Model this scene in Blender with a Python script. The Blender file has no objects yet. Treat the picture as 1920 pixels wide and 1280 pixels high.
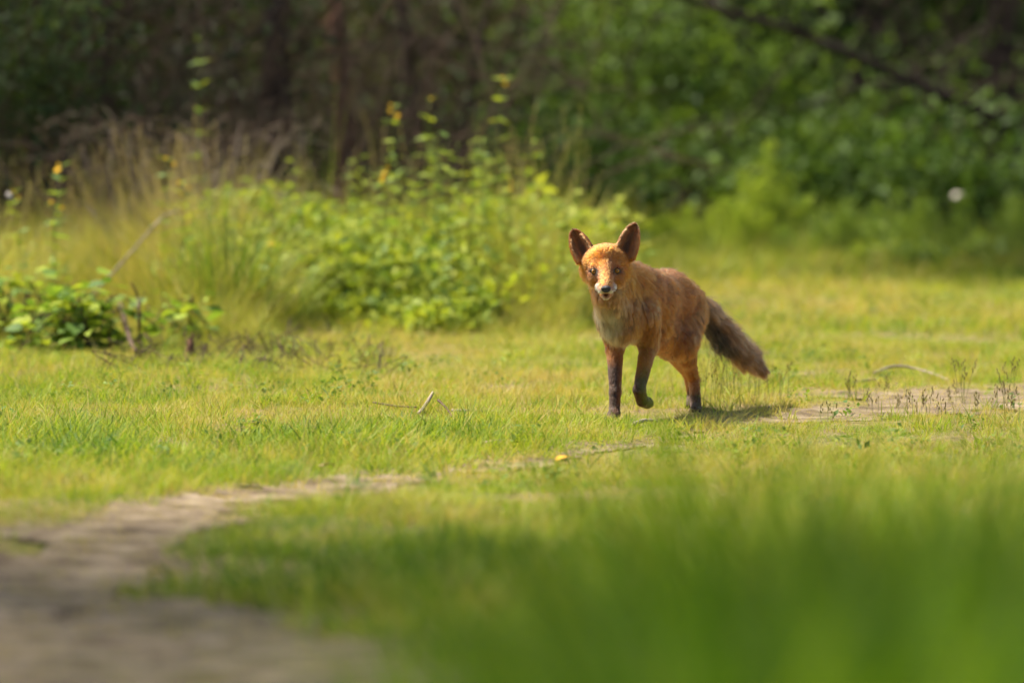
import bpy, math, random
import numpy as np
from mathutils import Vector, Matrix, kdtree

rng = np.random.default_rng(7)
random.seed(7)
scene = bpy.context.scene
col = scene.collection

# ------------------------------------------------------------------ camera, sky, sun, exposure
W_PX, H_PX = 1920.0, 1280.0
LENS, SENSOR = 200.0, 36.0
F = W_PX * LENS / SENSOR
CAM_Z = 1.0
HORIZON = 121.0
TILT = math.atan((H_PX / 2 - HORIZON) / F)

cam_d = bpy.data.cameras.new('camera')
cam_d.lens = LENS
cam_d.sensor_width = SENSOR
cam_d.sensor_fit = 'HORIZONTAL'
cam_d.clip_start = 0.1
cam_d.clip_end = 2000
cam_d.dof.use_dof = True
cam_d.dof.focus_distance = 15.84
cam_d.dof.aperture_fstop = 2.5
cam = bpy.data.objects.new('camera', cam_d)
col.objects.link(cam)
cam.location = (0, 0, CAM_Z)
cam.rotation_euler = (math.pi / 2 - TILT, 0, 0)
scene.camera = cam

SUN_EL, SUN_AZ = 57.0, -68.0      # azimuth measured from +Y towards +X: the sun stands to the left, a little behind the fox
el, az = math.radians(SUN_EL), math.radians(SUN_AZ)
SUN_DIR = Vector((math.sin(az) * math.cos(el), math.cos(az) * math.cos(el), math.sin(el)))
world = bpy.data.worlds.new('World')
scene.world = world
world.use_nodes = True
wn = world.node_tree.nodes
wl = world.node_tree.links
sky = wn.new('ShaderNodeTexSky')
sky.sky_type = 'NISHITA'
sky.sun_disc = False
sky.sun_elevation = el
sky.sun_rotation = az
sky.air_density = 1.0
sky.dust_density = 2.0
wl.new(sky.outputs[0], wn['Background'].inputs[0])
wn['Background'].inputs[1].default_value = 0.078

sun_d = bpy.data.lights.new('sun', 'SUN')
sun_d.energy = 4.5
sun_d.angle = math.radians(5.0)
sun_d.color = (1.0, 0.92, 0.78)
sun = bpy.data.objects.new('sun', sun_d)
col.objects.link(sun)
sun.rotation_euler = SUN_DIR.to_track_quat('Z', 'Y').to_euler()

scene.view_settings.view_transform = 'Standard'
scene.view_settings.look = 'None'
scene.view_settings.gamma = 1.0
scene.view_settings.use_curve_mapping = False
scene.view_settings.exposure = 1.3

scene.render.engine = 'CYCLES'
cy = scene.cycles
cy.use_denoising = True
try:
    cy.denoiser = 'OPENIMAGEDENOISE'
except Exception:
    pass
cy.max_bounces = 5
cy.diffuse_bounces = 2
cy.glossy_bounces = 2
cy.transmission_bounces = 4
cy.transparent_max_bounces = 8
cy.caustics_reflective = False
cy.caustics_refractive = False
cy.sample_clamp_indirect = 4.0
cy.use_adaptive_sampling = True
cy.adaptive_threshold = 0.018
cy.adaptive_min_samples = 16

# ------------------------------------------------------------------ pixels to places
CT, ST = math.cos(TILT), math.sin(TILT)

def ray(px, py):
    x = (px - W_PX / 2) / F
    v = -(py - H_PX / 2) / F
    return Vector((x, CT + v * ST, -ST + v * CT))

def P(px, py, y):
    """point on the line of sight through a photo pixel, y metres from the camera"""
    d = ray(px, py)
    t = y / d.y
    return Vector((d.x * t, y, CAM_Z + d.z * t))

def G(px, py):
    """where the line of sight through a photo pixel meets the ground"""
    d = ray(px, py)
    t = -CAM_Z / d.z
    return Vector((d.x * t, d.y * t, 0.0))

# ------------------------------------------------------------------ noise on the ground plane
def vnoise(x, y, seed=0):
    x = np.asarray(x, float); y = np.asarray(y, float)
    xi = np.floor(x).astype(np.int64); yi = np.floor(y).astype(np.int64)
    fx = x - xi; fy = y - yi
    fx = fx * fx * (3 - 2 * fx); fy = fy * fy * (3 - 2 * fy)
    def h(a, b):
        n = (a * 374761393 + b * 668265263 + seed * 1274126177) & 0xFFFFFFFF
        n = ((n ^ (n >> 13)) * 1274126177) & 0xFFFFFFFF
        n = n ^ (n >> 16)
        return (n & 0xFFFF) / 65535.0
    return (h(xi, yi) * (1 - fx) + h(xi + 1, yi) * fx) * (1 - fy) + (h(xi, yi + 1) * (1 - fx) + h(xi + 1, yi + 1) * fx) * fy

def fbm(x, y, seed=0, octaves=3):
    s = 0; a = 0.5; t = 0
    for o in range(octaves):
        s = s + a * vnoise(x * 2 ** o, y * 2 ** o, seed + o * 17); t += a; a *= 0.5
    return s / t

PATH = np.array([(2.1, 18.0, .40), (1.42, 17.15, .42), (1.05, 16.5, .24), (.62, 15.8, .05), (.42, 15.35, .06), (.124, 14.72, .08),
                 (-.146, 14.15, .12), (-.46, 13.55, .15), (-.84, 12.7, .18), (-.95, 11.1, .36), (-.56, 9.4, .50), (-.34, 7.6, .55), (-.2, 5.0, .6)])

def path_mask(x, y):
    """about 1 in the middle of the bare track, 0 outside it"""
    x = np.asarray(x, float); y = np.asarray(y, float)
    best = np.full(x.shape, 9.0)
    for (ax, ay, aw), (bx, by, bw) in zip(PATH[:-1], PATH[1:]):
        dx, dy = bx - ax, by - ay
        t = np.clip(((x - ax) * dx + (y - ay) * dy) / (dx * dx + dy * dy), 0, 1)
        d = np.hypot(x - ax - t * dx, y - ay - t * dy) / (aw + (bw - aw) * t)
        best = np.minimum(best, d)
    best = best + (fbm(x * 5.0, y * 3.2, 5, 4) - .5) * 2.8
    return np.clip((1.15 - best) / .5, 0, 1)

def ground_h(x, y):
    x = np.asarray(x, float); y = np.asarray(y, float)
    near = np.exp(-((x - .4) ** 2 / 1.2 + (y - 16.2) ** 2 / .8))
    h = (fbm(x * .9, y * .7, 3) - .5) * .05 * (1 - .8 * near)
    h = h - .012 * path_mask(x, y)
    far = np.clip((np.hypot(x, y - 16) - 26) / 60, 0, 1)
    return h + far * (fbm(x * .03, y * .03, 9) - .5) * 1.0

# ------------------------------------------------------------------ mesh helpers
def mesh_tris(name, V, T, attrs=None, smooth=True):
    V = np.asarray(V, np.float32); T = np.asarray(T, np.int32)
    me = bpy.data.meshes.new(name)
    me.vertices.add(len(V)); me.vertices.foreach_set('co', V.ravel())
    me.loops.add(T.size); me.loops.foreach_set('vertex_index', T.ravel())
    me.polygons.add(len(T))
    me.polygons.foreach_set('loop_start', np.arange(0, T.size, T.shape[1], dtype=np.int32))
    me.polygons.foreach_set('loop_total', np.full(len(T), T.shape[1], np.int32))
    if smooth:
        me.polygons.foreach_set('use_smooth', np.ones(len(T), bool))
    for k, (kind, arr) in (attrs or {}).items():
        a = me.attributes.new(k, kind, 'POINT')
        a.data.foreach_set('color' if kind == 'FLOAT_COLOR' else 'value', np.asarray(arr, np.float32).ravel())
    me.update(calc_edges=True)
    return me

def put(name, me, mat=None, parent=None, loc=None):
    if mat is not None and len(me.materials) == 0:
        me.materials.append(mat)
    o = bpy.data.objects.new(name, me)
    col.objects.link(o)
    if parent is not None:
        o.parent = parent
    if loc is not None:
        o.location = loc
    return o

def empty(name, loc, label, cat, group=None):
    o = bpy.data.objects.new(name, None)
    col.objects.link(o)
    o.location = loc
    o.empty_display_size = .1
    tag(o, label, cat, group)
    return o

def tag(o, label=None, cat=None, group=None, kind=None):
    if label: o['label'] = label
    if cat: o['category'] = cat
    if group: o['group'] = group
    if kind: o['kind'] = kind
    return o

def tube(pts, radii, sides=7, wob=0.0):
    """a tapered tube through points, closed at both ends"""
    pts = np.array([tuple(p) for p in pts], float); radii = np.asarray(radii, float)
    n = len(pts)
    tan = np.gradient(pts, axis=0)
    tan /= np.linalg.norm(tan, axis=1)[:, None] + 1e-9
    ref = np.array([0.31, 0.77, 0.55]) if abs(tan[0][2]) > .8 else np.array([0, 0, 1.0])
    V = []
    for i in range(n):
        a = np.cross(tan[i], ref); a /= np.linalg.norm(a) + 1e-9
        b = np.cross(tan[i], a)
        for s in range(sides):
            th = 2 * math.pi * s / sides
            r = radii[i] * (1 + wob * (random.random() - .5))
            V.append(pts[i] + r * (math.cos(th) * a + math.sin(th) * b))
    T = []
    for i in range(n - 1):
        for s in range(sides):
            s2 = (s + 1) % sides
            p, q, r_, t = i * sides + s, i * sides + s2, (i + 1) * sides + s2, (i + 1) * sides + s
            T += [(p, q, r_), (p, r_, t)]
    V.append(pts[0]); V.append(pts[-1])
    c0, c1 = len(V) - 2, len(V) - 1
    for s in range(sides):
        s2 = (s + 1) % sides
        T.append((c0, s2, s)); T.append((c1, (n - 1) * sides + s, (n - 1) * sides + s2))
    return np.array(V), np.array(T)

def smooth_line(pts, n):
    """Catmull-Rom through the points"""
    p = [Vector(q) for q in pts]
    p = [p[0] * 2 - p[1]] + p + [p[-1] * 2 - p[-2]]
    out = []
    m = len(p) - 3
    for i in range(n):
        u = i / (n - 1) * m
        k = min(int(u), m - 1); t = u - k
        a, b, c, d = p[k:k + 4]
        out.append(0.5 * ((2 * b) + (c - a) * t + (2 * a - 5 * b + 4 * c - d) * t * t + (3 * b - a - 3 * c + d) * t ** 3))
    return out

def wiggle(pts, amp):
    return [Vector(q) + Vector((random.gauss(0, amp), random.gauss(0, amp), random.gauss(0, amp))) * (1 if 0 < i < len(pts) - 1 else 0) for i, q in enumerate(pts)]

class Soup:
    """collects triangles that belong to ONE part"""
    def __init__(self):
        self.V = []; self.T = []; self.n = 0
    def add(self, vt):
        V, T = vt
        self.V.append(np.asarray(V, float)); self.T.append(np.asarray(T) + self.n); self.n += len(V)
    def mesh(self, name, attrs=None, smooth=True):
        return mesh_tris(name, np.concatenate(self.V), np.concatenate(self.T), attrs, smooth)

# ------------------------------------------------------------------ materials
def new_mat(name):
    m = bpy.data.materials.new(name)
    m.use_nodes = True
    nt = m.node_tree
    nt.nodes.clear()
    out = nt.nodes.new('ShaderNodeOutputMaterial')
    return m, nt, out

def ramp(nt, stops):
    r = nt.nodes.new('ShaderNodeValToRGB')
    els = r.color_ramp.elements
    while len(els) < len(stops):
        els.new(0.5)
    for e, (p, c) in zip(els, stops):
        e.position = p; e.color = (*c, 1)
    return r

def math_node(nt, op, a, b=None, clamp=False):
    n = nt.nodes.new('ShaderNodeMath'); n.operation = op; n.use_clamp = clamp
    for i, v in enumerate((a, b)):
        if v is None: continue
        if isinstance(v, (int, float)): n.inputs[i].default_value = v
        else: nt.links.new(v, n.inputs[i])
    return n.outputs[0]

def foliage_mat(name, stops, trans=0.4, tint='geo', rough=.6, spec=.22, spread=.5, tcol=(1.15, 1.1, .55)):
    """thin leaves and blades: a little gloss, light passes through. tint: 0..1 along the colour stops"""
    m, nt, out = new_mat(name)
    L = nt.links.new
    if tint == 'obj':
        t = nt.nodes.new('ShaderNodeObjectInfo').outputs['Random']
    else:
        a = nt.nodes.new('ShaderNodeAttribute'); a.attribute_name = 'tint'
        t = a.outputs['Fac']
        if tint == 'inst':
            b = nt.nodes.new('ShaderNodeAttribute'); b.attribute_name = 'bv'
            t = math_node(nt, 'ADD', t, math_node(nt, 'MULTIPLY', math_node(nt, 'SUBTRACT', b.outputs['Fac'], .5), spread), True)
    r = ramp(nt, stops)
    L(t, r.inputs[0])
    geo = nt.nodes.new('ShaderNodeTexCoord')
    nz = nt.nodes.new('ShaderNodeTexNoise'); nz.inputs['Scale'].default_value = 60
    L(geo.outputs['Object'], nz.inputs['Vector'])
    hsv = nt.nodes.new('ShaderNodeHueSaturation')
    L(r.outputs[0], hsv.inputs['Color'])
    mr = nt.nodes.new('ShaderNodeMapRange'); mr.inputs[3].default_value = .8; mr.inputs[4].default_value = 1.2
    L(nz.outputs[0], mr.inputs[0]); L(mr.outputs[0], hsv.inputs['Value'])
    p = nt.nodes.new('ShaderNodeBsdfPrincipled')
    p.inputs['Roughness'].default_value = rough
    p.inputs['Specular IOR Level'].default_value = spec
    L(hsv.outputs[0], p.inputs['Base Color'])
    tr = nt.nodes.new('ShaderNodeBsdfTranslucent')
    mul = nt.nodes.new('ShaderNodeMix'); mul.data_type = 'RGBA'; mul.blend_type = 'MULTIPLY'; mul.inputs[0].default_value = 1
    L(hsv.outputs[0], mul.inputs[6]); mul.inputs[7].default_value = (*tcol, 1)
    L(mul.outputs[2], tr.inputs[0])
    mix = nt.nodes.new('ShaderNodeMixShader'); mix.inputs[0].default_value = trans
    L(p.outputs[0], mix.inputs[1]); L(tr.outputs[0], mix.inputs[2]); L(mix.outputs[0], out.inputs[0])
    return m

def noise_mat(name, stops, scale=8, rough=.85, bump=.3, detail=6, spec=.2, coord='Object', stretch=(1, 1, 1)):
    m, nt, out = new_mat(name)
    L = nt.links.new
    tc = nt.nodes.new('ShaderNodeTexCoord')
    mp = nt.nodes.new('ShaderNodeMapping'); mp.inputs['Scale'].default_value = stretch
    L(tc.outputs[coord], mp.inputs[0])
    nz = nt.nodes.new('ShaderNodeTexNoise'); nz.inputs['Scale'].default_value = scale; nz.inputs['Detail'].default_value = detail
    nz.inputs['Roughness'].default_value = .65
    L(mp.outputs[0], nz.inputs['Vector'])
    r = ramp(nt, stops); L(nz.outputs[0], r.inputs[0])
    p = nt.nodes.new('ShaderNodeBsdfPrincipled')
    p.inputs['Roughness'].default_value = rough; p.inputs['Specular IOR Level'].default_value = spec
    L(r.outputs[0], p.inputs['Base Color'])
    b = nt.nodes.new('ShaderNodeBump'); b.inputs['Strength'].default_value = bump; b.inputs['Distance'].default_value = .01
    L(nz.outputs[0], b.inputs['Height']); L(b.outputs[0], p.inputs['Normal'])
    L(p.outputs[0], out.inputs[0])
    return m

STRAW, DRY, YGREEN, GREEN, DEEP = (.48, .38, .14), (.40, .36, .075), (.30, .37, .03), (.17, .28, .02), (.06, .14, .014)
M = {}
M['turf'] = foliage_mat('turf_blades', [(0, STRAW), (.25, DRY), (.5, YGREEN), (.8, GREEN), (1, DEEP)], .42, 'inst')
M['tall'] = foliage_mat('tall_blades', [(0, STRAW), (.25, DRY), (.5, (.29, .34, .045)), (.8, (.13, .21, .025)), (1, (.05, .11, .014))], .42, 'inst')
M['fore'] = foliage_mat('foreground_blades', [(0, (.36, .38, .03)), (.45, (.19, .30, .015)), (1, (.05, .13, .006))], .45, 'inst')
M['blade'] = foliage_mat('clump_blades', [(0, (.28, .31, .05)), (.5, (.15, .22, .028)), (1, (.07, .13, .018))], .4, 'geo')
M['dryblade'] = foliage_mat('dry_blades', [(0, (.52, .41, .18)), (.5, (.42, .34, .13)), (1, (.30, .30, .08))], .3, 'geo')
M['forb'] = foliage_mat('forb_leaves', [(0, (.36, .40, .04)), (.5, (.24, .33, .045)), (1, (.13, .22, .055))], .42, 'obj')
M['bramble'] = foliage_mat('bramble_leaves', [(0, (.36, .42, .045)), (.45, (.22, .33, .04)), (1, (.09, .17, .03))], .38, 'obj')
M['shrub_mid'] = foliage_mat('shrub_leaves', [(0, (.17, .26, .04)), (.5, (.085, .15, .024)), (1, (.035, .075, .014))], .4, 'geo')
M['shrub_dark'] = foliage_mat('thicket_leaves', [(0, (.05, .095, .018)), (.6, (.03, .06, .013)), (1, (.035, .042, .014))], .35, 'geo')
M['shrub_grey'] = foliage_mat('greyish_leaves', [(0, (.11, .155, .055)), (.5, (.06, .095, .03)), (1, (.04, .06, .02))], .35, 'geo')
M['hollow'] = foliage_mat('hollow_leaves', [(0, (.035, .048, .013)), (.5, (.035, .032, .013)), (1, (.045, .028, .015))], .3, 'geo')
M['olive'] = foliage_mat('olive_needles', [(0, (.12, .11, .03)), (.5, (.075, .075, .022)), (1, (.085, .06, .025))], .3, 'geo')
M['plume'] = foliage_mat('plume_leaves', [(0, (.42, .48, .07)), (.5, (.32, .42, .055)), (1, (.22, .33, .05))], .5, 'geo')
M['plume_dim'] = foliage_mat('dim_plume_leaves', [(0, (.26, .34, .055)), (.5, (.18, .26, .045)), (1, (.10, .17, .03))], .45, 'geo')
M['cover'] = foliage_mat('cover_leaves', [(0, (.36, .40, .04)), (.5, (.20, .28, .035)), (1, (.09, .16, .03))], .42, 'inst')
M['canopy'] = foliage_mat('canopy_leaves', [(0, (.07, .13, .03)), (1, (.04, .09, .02))], .3, 'geo')
M['stem'] = noise_mat('green_stem', [(.3, (.10, .13, .03)), (.7, (.17, .18, .05))], 40, .6, .1)
M['bark'] = noise_mat('bark', [(.3, (.03, .022, .015)), (.55, (.085, .06, .04)), (.75, (.14, .10, .07))], 14, .9, .8, stretch=(1, 1, .25))
M['darkbark'] = noise_mat('dark_bark', [(.3, (.015, .011, .008)), (.7, (.06, .04, .03))], 14, .9, .8, stretch=(1, 1, .3))
M['redbark'] = noise_mat('reddish_bark', [(.3, (.06, .03, .018)), (.7, (.20, .10, .06))], 16, .9, .8, stretch=(1, 1, .25))
M['deadwood'] = noise_mat('dead_wood', [(.3, (.12, .09, .065)), (.7, (.28, .22, .16))], 22, .85, .5, stretch=(1, 1, .3))
M['browntwig'] = noise_mat('brown_twig', [(.3, (.05, .032, .02)), (.7, (.12, .078, .05))], 30, .85, .4)
M['palewood'] = noise_mat('pale_wood', [(.3, (.22, .17, .12)), (.7, (.40, .33, .25))], 40, .8, .4)
M['petal'] = noise_mat('petal_yellow', [(.3, (.75, .42, .01)), (.7, (.85, .55, .02))], 50, .6, .05)
M['seed'] = noise_mat('seed_head', [(.3, (.10, .075, .025)), (.7, (.20, .15, .045))], 60, .8, .2)
M['yseed'] = noise_mat('yellowish_seed_head', [(.3, (.10, .075, .02)), (.55, (.36, .30, .05)), (.7, (.5, .42, .06))], 90, .8, .2)
M['yleaf'] = noise_mat('yellow_dead_leaf', [(.3, (.55, .27, .02)), (.7, (.70, .42, .04))], 30, .7, .2)
M['tanleaf'] = noise_mat('tan_dead_leaf', [(.3, (.30, .19, .10)), (.7, (.46, .33, .20))], 30, .8, .2)
M['whiteleaf'] = noise_mat('whitish_dead_leaf', [(.3, (.42, .36, .30)), (.7, (.58, .52, .45))], 30, .8, .2)

# ------------------------------------------------------------------ ground and path
def ground_material():
    m, nt, out = new_mat('meadow_soil')
    L = nt.links.new
    tc = nt.nodes.new('ShaderNodeTexCoord')
    n1 = nt.nodes.new('ShaderNodeTexNoise'); n1.inputs['Scale'].default_value = 2.2; n1.inputs['Detail'].default_value = 8
    n2 = nt.nodes.new('ShaderNodeTexNoise'); n2.inputs['Scale'].default_value = 45; n2.inputs['Detail'].default_value = 6
    L(tc.outputs['Object'], n1.inputs['Vector']); L(tc.outputs['Object'], n2.inputs['Vector'])
    r1 = ramp(nt, [(.3, (.20, .135, .08)), (.5, (.22, .175, .075)), (.7, (.15, .155, .04))])
    L(n1.outputs[0], r1.inputs[0])
    r2 = ramp(nt, [(.35, (.45, .45, .45)), (.65, (1.3, 1.3, 1.3))])
    L(n2.outputs[0], r2.inputs[0])
    mul = nt.nodes.new('ShaderNodeMix'); mul.data_type = 'RGBA'; mul.blend_type = 'MULTIPLY'; mul.inputs[0].default_value = 1
    L(r1.outputs[0], mul.inputs[6]); L(r2.outputs[0], mul.inputs[7])
    # forest litter under the trees: brown dead leaves
    sep = nt.nodes.new('ShaderNodeSeparateXYZ'); L(tc.outputs['Object'], sep.inputs[0])
    mr = nt.nodes.new('ShaderNodeMapRange'); mr.inputs[1].default_value = 25.5; mr.inputs[2].default_value = 30.5; mr.clamp = True
    L(sep.outputs['Y'], mr.inputs[0])
    lit = ramp(nt, [(.3, (.045, .03, .018)), (.7, (.13, .085, .05))]); L(n2.outputs[0], lit.inputs[0])
    mx = nt.nodes.new('ShaderNodeMix'); mx.data_type = 'RGBA'
    L(mr.outputs[0], mx.inputs[0]); L(mul.outputs[2], mx.inputs[6]); L(lit.outputs[0], mx.inputs[7])
    p = nt.nodes.new('ShaderNodeBsdfPrincipled'); p.inputs['Roughness'].default_value = .95; p.inputs['Specular IOR Level'].default_value = .1
    L(mx.outputs[2], p.inputs['Base Color'])
    b = nt.nodes.new('ShaderNodeBump'); b.inputs['Strength'].default_value = .8; b.inputs['Distance'].default_value = .015
    L(n2.outputs[0], b.inputs['Height']); L(b.outputs[0], p.inputs['Normal']); L(p.outputs[0], out.inputs[0])
    return m
M['ground'] = ground_material()
M['path'] = noise_mat('sandy_path_soil', [(.32, (.06, .042, .025)), (.46, (.15, .11, .068)), (.58, (.24, .185, .12)), (.72, (.38, .30, .205))], 9, .95, .9, 10, .1)

def grid_sheet(xs, ys, hfun):
    X, Y = np.meshgrid(xs, ys)
    V = np.stack([X, Y, hfun(X, Y)], -1).reshape(-1, 3)
    nx, ny = len(xs), len(ys)
    i = (np.arange(ny - 1)[:, None] * nx + np.arange(nx - 1)[None]).ravel()
    return V, np.stack([i, i + 1, i + nx + 1, i + nx], -1)

def graded(lo, a, b, hi, step, n):
    core = np.arange(a, b + 1e-6, step)
    g = np.geomspace(step, 1, n)
    left = a - (a - lo) * np.geomspace(step / (a - lo), 1, n)
    right = b + (hi - b) * np.geomspace(step / (hi - b), 1, n)
    return np.unique(np.concatenate([left, core, right]))

V, Q = grid_sheet(graded(-900, -5, 5, 900, .09, 30), graded(-900, 3, 34, 900, .12, 30), ground_h)
tag(put('ground', mesh_tris('ground', V, Q), M['ground']), kind='structure')

# the bare sandy track: a ragged sheet of its own a few millimetres above the meadow soil
V, Q = grid_sheet(np.arange(-2.2, 2.6, .035), np.arange(4.5, 18.4, .05), lambda x, y: ground_h(x, y) + .006 + .004 * (vnoise(x * 14, y * 14, 31) - .5))
pm = path_mask(V[:, 0], V[:, 1])
keep = (pm[Q] > .3).all(1)
Q = Q[keep]
used, inv = np.unique(Q, return_inverse=True)
V = V[used]; Q = inv.reshape(Q.shape)
tag(put('path', mesh_tris('path', V, Q), M['path']), kind='structure')

# ------------------------------------------------------------------ scattering (grass and ground cover: stuff)
def blade(base, az_, h, w, lean, bend, segs=3):
    d = np.array([math.cos(az_), math.sin(az_), 0]); s = np.array([-math.sin(az_), math.cos(az_), 0])
    tw = random.uniform(-1.2, 1.2)
    s = s * math.cos(tw) + d * math.sin(tw)
    V = []; T = []
    for i in range(segs + 1):
        u = i / segs
        c = base + d * h * (lean * u + bend * u * u) + np.array([0, 0, h * (u - .35 * bend * u * u)])
        ww = w * (1 - u ** 1.7) * .5 * (.75 + .5 * min(1, u * 3))
        if i < segs:
            V += [c - s * ww, c + s * ww]
        else:
            V.append(c)
    for i in range(segs - 1):
        a = i * 2
        T += [(a, a + 1, a + 3), (a, a + 3, a + 2)]
    a = (segs - 1) * 2
    T.append((a, a + 1, a + 2))
    return np.array(V), np.array(T)

def tuft(name, n, h, w, r, mat, bend=(.1, .6), lean=(0, .5), seeds=0, segs=3):
    sp = Soup(); bv = []
    for k in range(n):
        a = random.uniform(0, 2 * math.pi); q = r * math.sqrt(random.random())
        b = np.array([q * math.cos(a), q * math.sin(a), -.006])
        hh = h * random.uniform(.45, 1.1)
        vt = blade(b, a + random.gauss(0, .9), hh, w * random.uniform(.7, 1.2), random.uniform(*lean), random.uniform(*bend), segs if segs > 2 else random.choice((1, 2)))
        sp.add(vt); bv += [random.random()] * len(vt[0])
    for k in range(seeds):       # flowering stalks: thin stem with a short beaded head
        a = random.uniform(0, 2 * math.pi); q = r * random.random()
        b = Vector((q * math.cos(a), q * math.sin(a), -.01)); hh = h * random.uniform(1.2, 2.0)
        ln = Vector((random.gauss(0, .14), random.gauss(0, .14), 1)).normalized()
        vt = tube([b, b + ln * hh * .5, b + ln * hh], [.0009, .0008, .0005], 3)
        sp.add(vt); bv += [random.uniform(0, .4)] * len(vt[0])
        for j in range(5):
            c = b + ln * hh * (.76 + .055 * j) + Vector((random.gauss(0, .003), random.gauss(0, .003), 0))
            vt = tube([c, c + Vector((random.gauss(0, .002), random.gauss(0, .002), .007))], [.0018, .0008], 4)
            sp.add(vt); bv += [random.uniform(0, .25)] * len(vt[0])
    me = sp.mesh(name, {'bv': ('FLOAT', bv)})
    me.materials.append(mat)
    return me

def sprig(name, n, h, leaf, mat, spread=.8):
    """low leafy ground cover"""
    sp = Soup(); bv = []
    for k in range(n):
        a = random.uniform(0, 2 * math.pi); q = h * spread * random.random()
        V_, T_ = LEAF_4
        s = leaf * random.uniform(.6, 1.3)
        R = Matrix.Rotation(random.uniform(0, 6.28), 3, 'Z') @ Matrix.Rotation(random.gauss(.15, .5), 3, 'X') @ Matrix.Rotation(random.gauss(0, .4), 3, 'Y')
        c = np.array([q * math.cos(a), q * math.sin(a), h * random.uniform(.1, 1)])
        sp.add(((V_ * s) @ np.array(R).T + c, T_)); bv += [random.random()] * len(V_)
    me = sp.mesh(name, {'bv': ('FLOAT', bv)})
    me.materials.append(mat)
    return me

def leaf_shape(n, width, fold=.18, droop=.18):
    V = []; T = []
    for i in range(n + 1):
        u = i / n
        w = width * math.sin(math.pi * min(1, u * .92 + .08) ** .8) if 0 < i < n else (0.02 * width if i == 0 else 0)
        z = -droop * u * u
        V += [(-w, u, z + fold * w), (0, u, z), (w, u, z + fold * w)]
    for i in range(n):
        a = i * 3
        for k in (0, 1):
            T += [(a + k, a + k + 1, a + k + 4), (a + k, a + k + 4, a + k + 3)]
    return np.array(V, float), np.array(T)
LEAF_FINE = leaf_shape(5, .24)
LEAF_BROAD = leaf_shape(5, .38)
LEAF_4 = (np.array([(0, 0, 0), (-.3, .45, .08), (0, .45, 0), (.3, .45, .08), (0, 1, -.12)], float), np.array([(0, 2, 1), (0, 3, 2), (2, 4, 1), (2, 3, 4)]))
LEAF_NARROW = (np.array([(0, 0, 0), (-.07, .4, .02), (.07, .4, .02), (0, 1, -.1)], float), np.array([(0, 2, 1), (1, 2, 3)]))

def leaf_cloud(name, pos, size, tint, mat, parent=None, shape=LEAF_4, updir=None, flat=.6, kind='stuff'):
    """many small leaves as ONE part; pos (N,3); directions random, faces tending upward"""
    N = len(pos)
    d = rng.normal(size=(N, 3)); d[:, 2] -= .2
    if updir is not None: d = updir + d * .35
    d /= np.linalg.norm(d, axis=1)[:, None]
    up = rng.normal(size=(N, 3)) * flat; up[:, 2] += 1.0
    x = np.cross(d, up); x /= np.linalg.norm(x, axis=1)[:, None] + 1e-9
    z = np.cross(x, d)
    V0, T0 = shape
    s = np.asarray(size)[:, None, None]
    V = pos[:, None, :] + s * (V0[None, :, 0:1] * x[:, None] + V0[None, :, 1:2] * d[:, None] + V0[None, :, 2:3] * z[:, None])
    T = T0[None] + (np.arange(N) * len(V0))[:, None, None]
    me = mesh_tris(name, V.reshape(-1, 3), T.reshape(-1, 3), {'tint': ('FLOAT', np.repeat(tint, len(V0)))})
    o = put(name, me, mat, parent)
    if kind: o['kind'] = kind
    return o

def scatter(name, pts, rot, scl, idx, tint, sources, label, cat):
    # the tufts become one mesh: faster to trace than thousands of overlapping copies
    src = bpy.data.collections.new(name + '_sources')
    for i, me in enumerate(sources):
        o = bpy.data.objects.new('%s_tuft_%02d' % (name, i), me)
        src.objects.link(o)
    N = len(pts)
    me = bpy.data.meshes.new(name)
    me.vertices.add(N); me.vertices.foreach_set('co', np.asarray(pts, np.float32).ravel())
    for k, kind, arr in (('rot', 'FLOAT_VECTOR', rot), ('scl', 'FLOAT', scl), ('idx', 'INT', idx), ('tint', 'FLOAT', tint)):
        a = me.attributes.new(k, kind, 'POINT')
        a.data.foreach_set('vector' if kind == 'FLOAT_VECTOR' else 'value', np.asarray(arr, np.int32 if kind == 'INT' else np.float32).ravel())
    o = put(name, me)
    g = bpy.data.node_groups.new(name + '_nodes', 'GeometryNodeTree')
    g.interface.new_socket('Geometry', in_out='INPUT', socket_type='NodeSocketGeometry')
    g.interface.new_socket('Geometry', in_out='OUTPUT', socket_type='NodeSocketGeometry')
    n, L = g.nodes, g.links.new
    gi = n.new('NodeGroupInput'); go = n.new('NodeGroupOutput')
    iop = n.new('GeometryNodeInstanceOnPoints')
    ci = n.new('GeometryNodeCollectionInfo'); ci.inputs[0].default_value = src
    ci.inputs['Separate Children'].default_value = True; ci.inputs['Reset Children'].default_value = True
    def attr(nm, typ):
        a = n.new('GeometryNodeInputNamedAttribute'); a.data_type = typ; a.inputs[0].default_value = nm
        return a.outputs[0]
    e2r = n.new('FunctionNodeEulerToRotation')
    L(attr('rot', 'FLOAT_VECTOR'), e2r.inputs[0])
    L(gi.outputs[0], iop.inputs['Points']); L(ci.outputs[0], iop.inputs['Instance'])
    iop.inputs['Pick Instance'].default_value = True
    L(attr('idx', 'INT'), iop.inputs['Instance Index'])
    L(e2r.outputs[0], iop.inputs['Rotation'])
    L(attr('scl', 'FLOAT'), iop.inputs['Scale'])
    rl = n.new('GeometryNodeRealizeInstances')
    L(iop.outputs[0], rl.inputs[0]); L(rl.outputs[0], go.inputs[0])
    md = o.modifiers.new('scatter', 'NODES'); md.node_group = g
    return tag(o, label, cat, kind='stuff')

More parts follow.
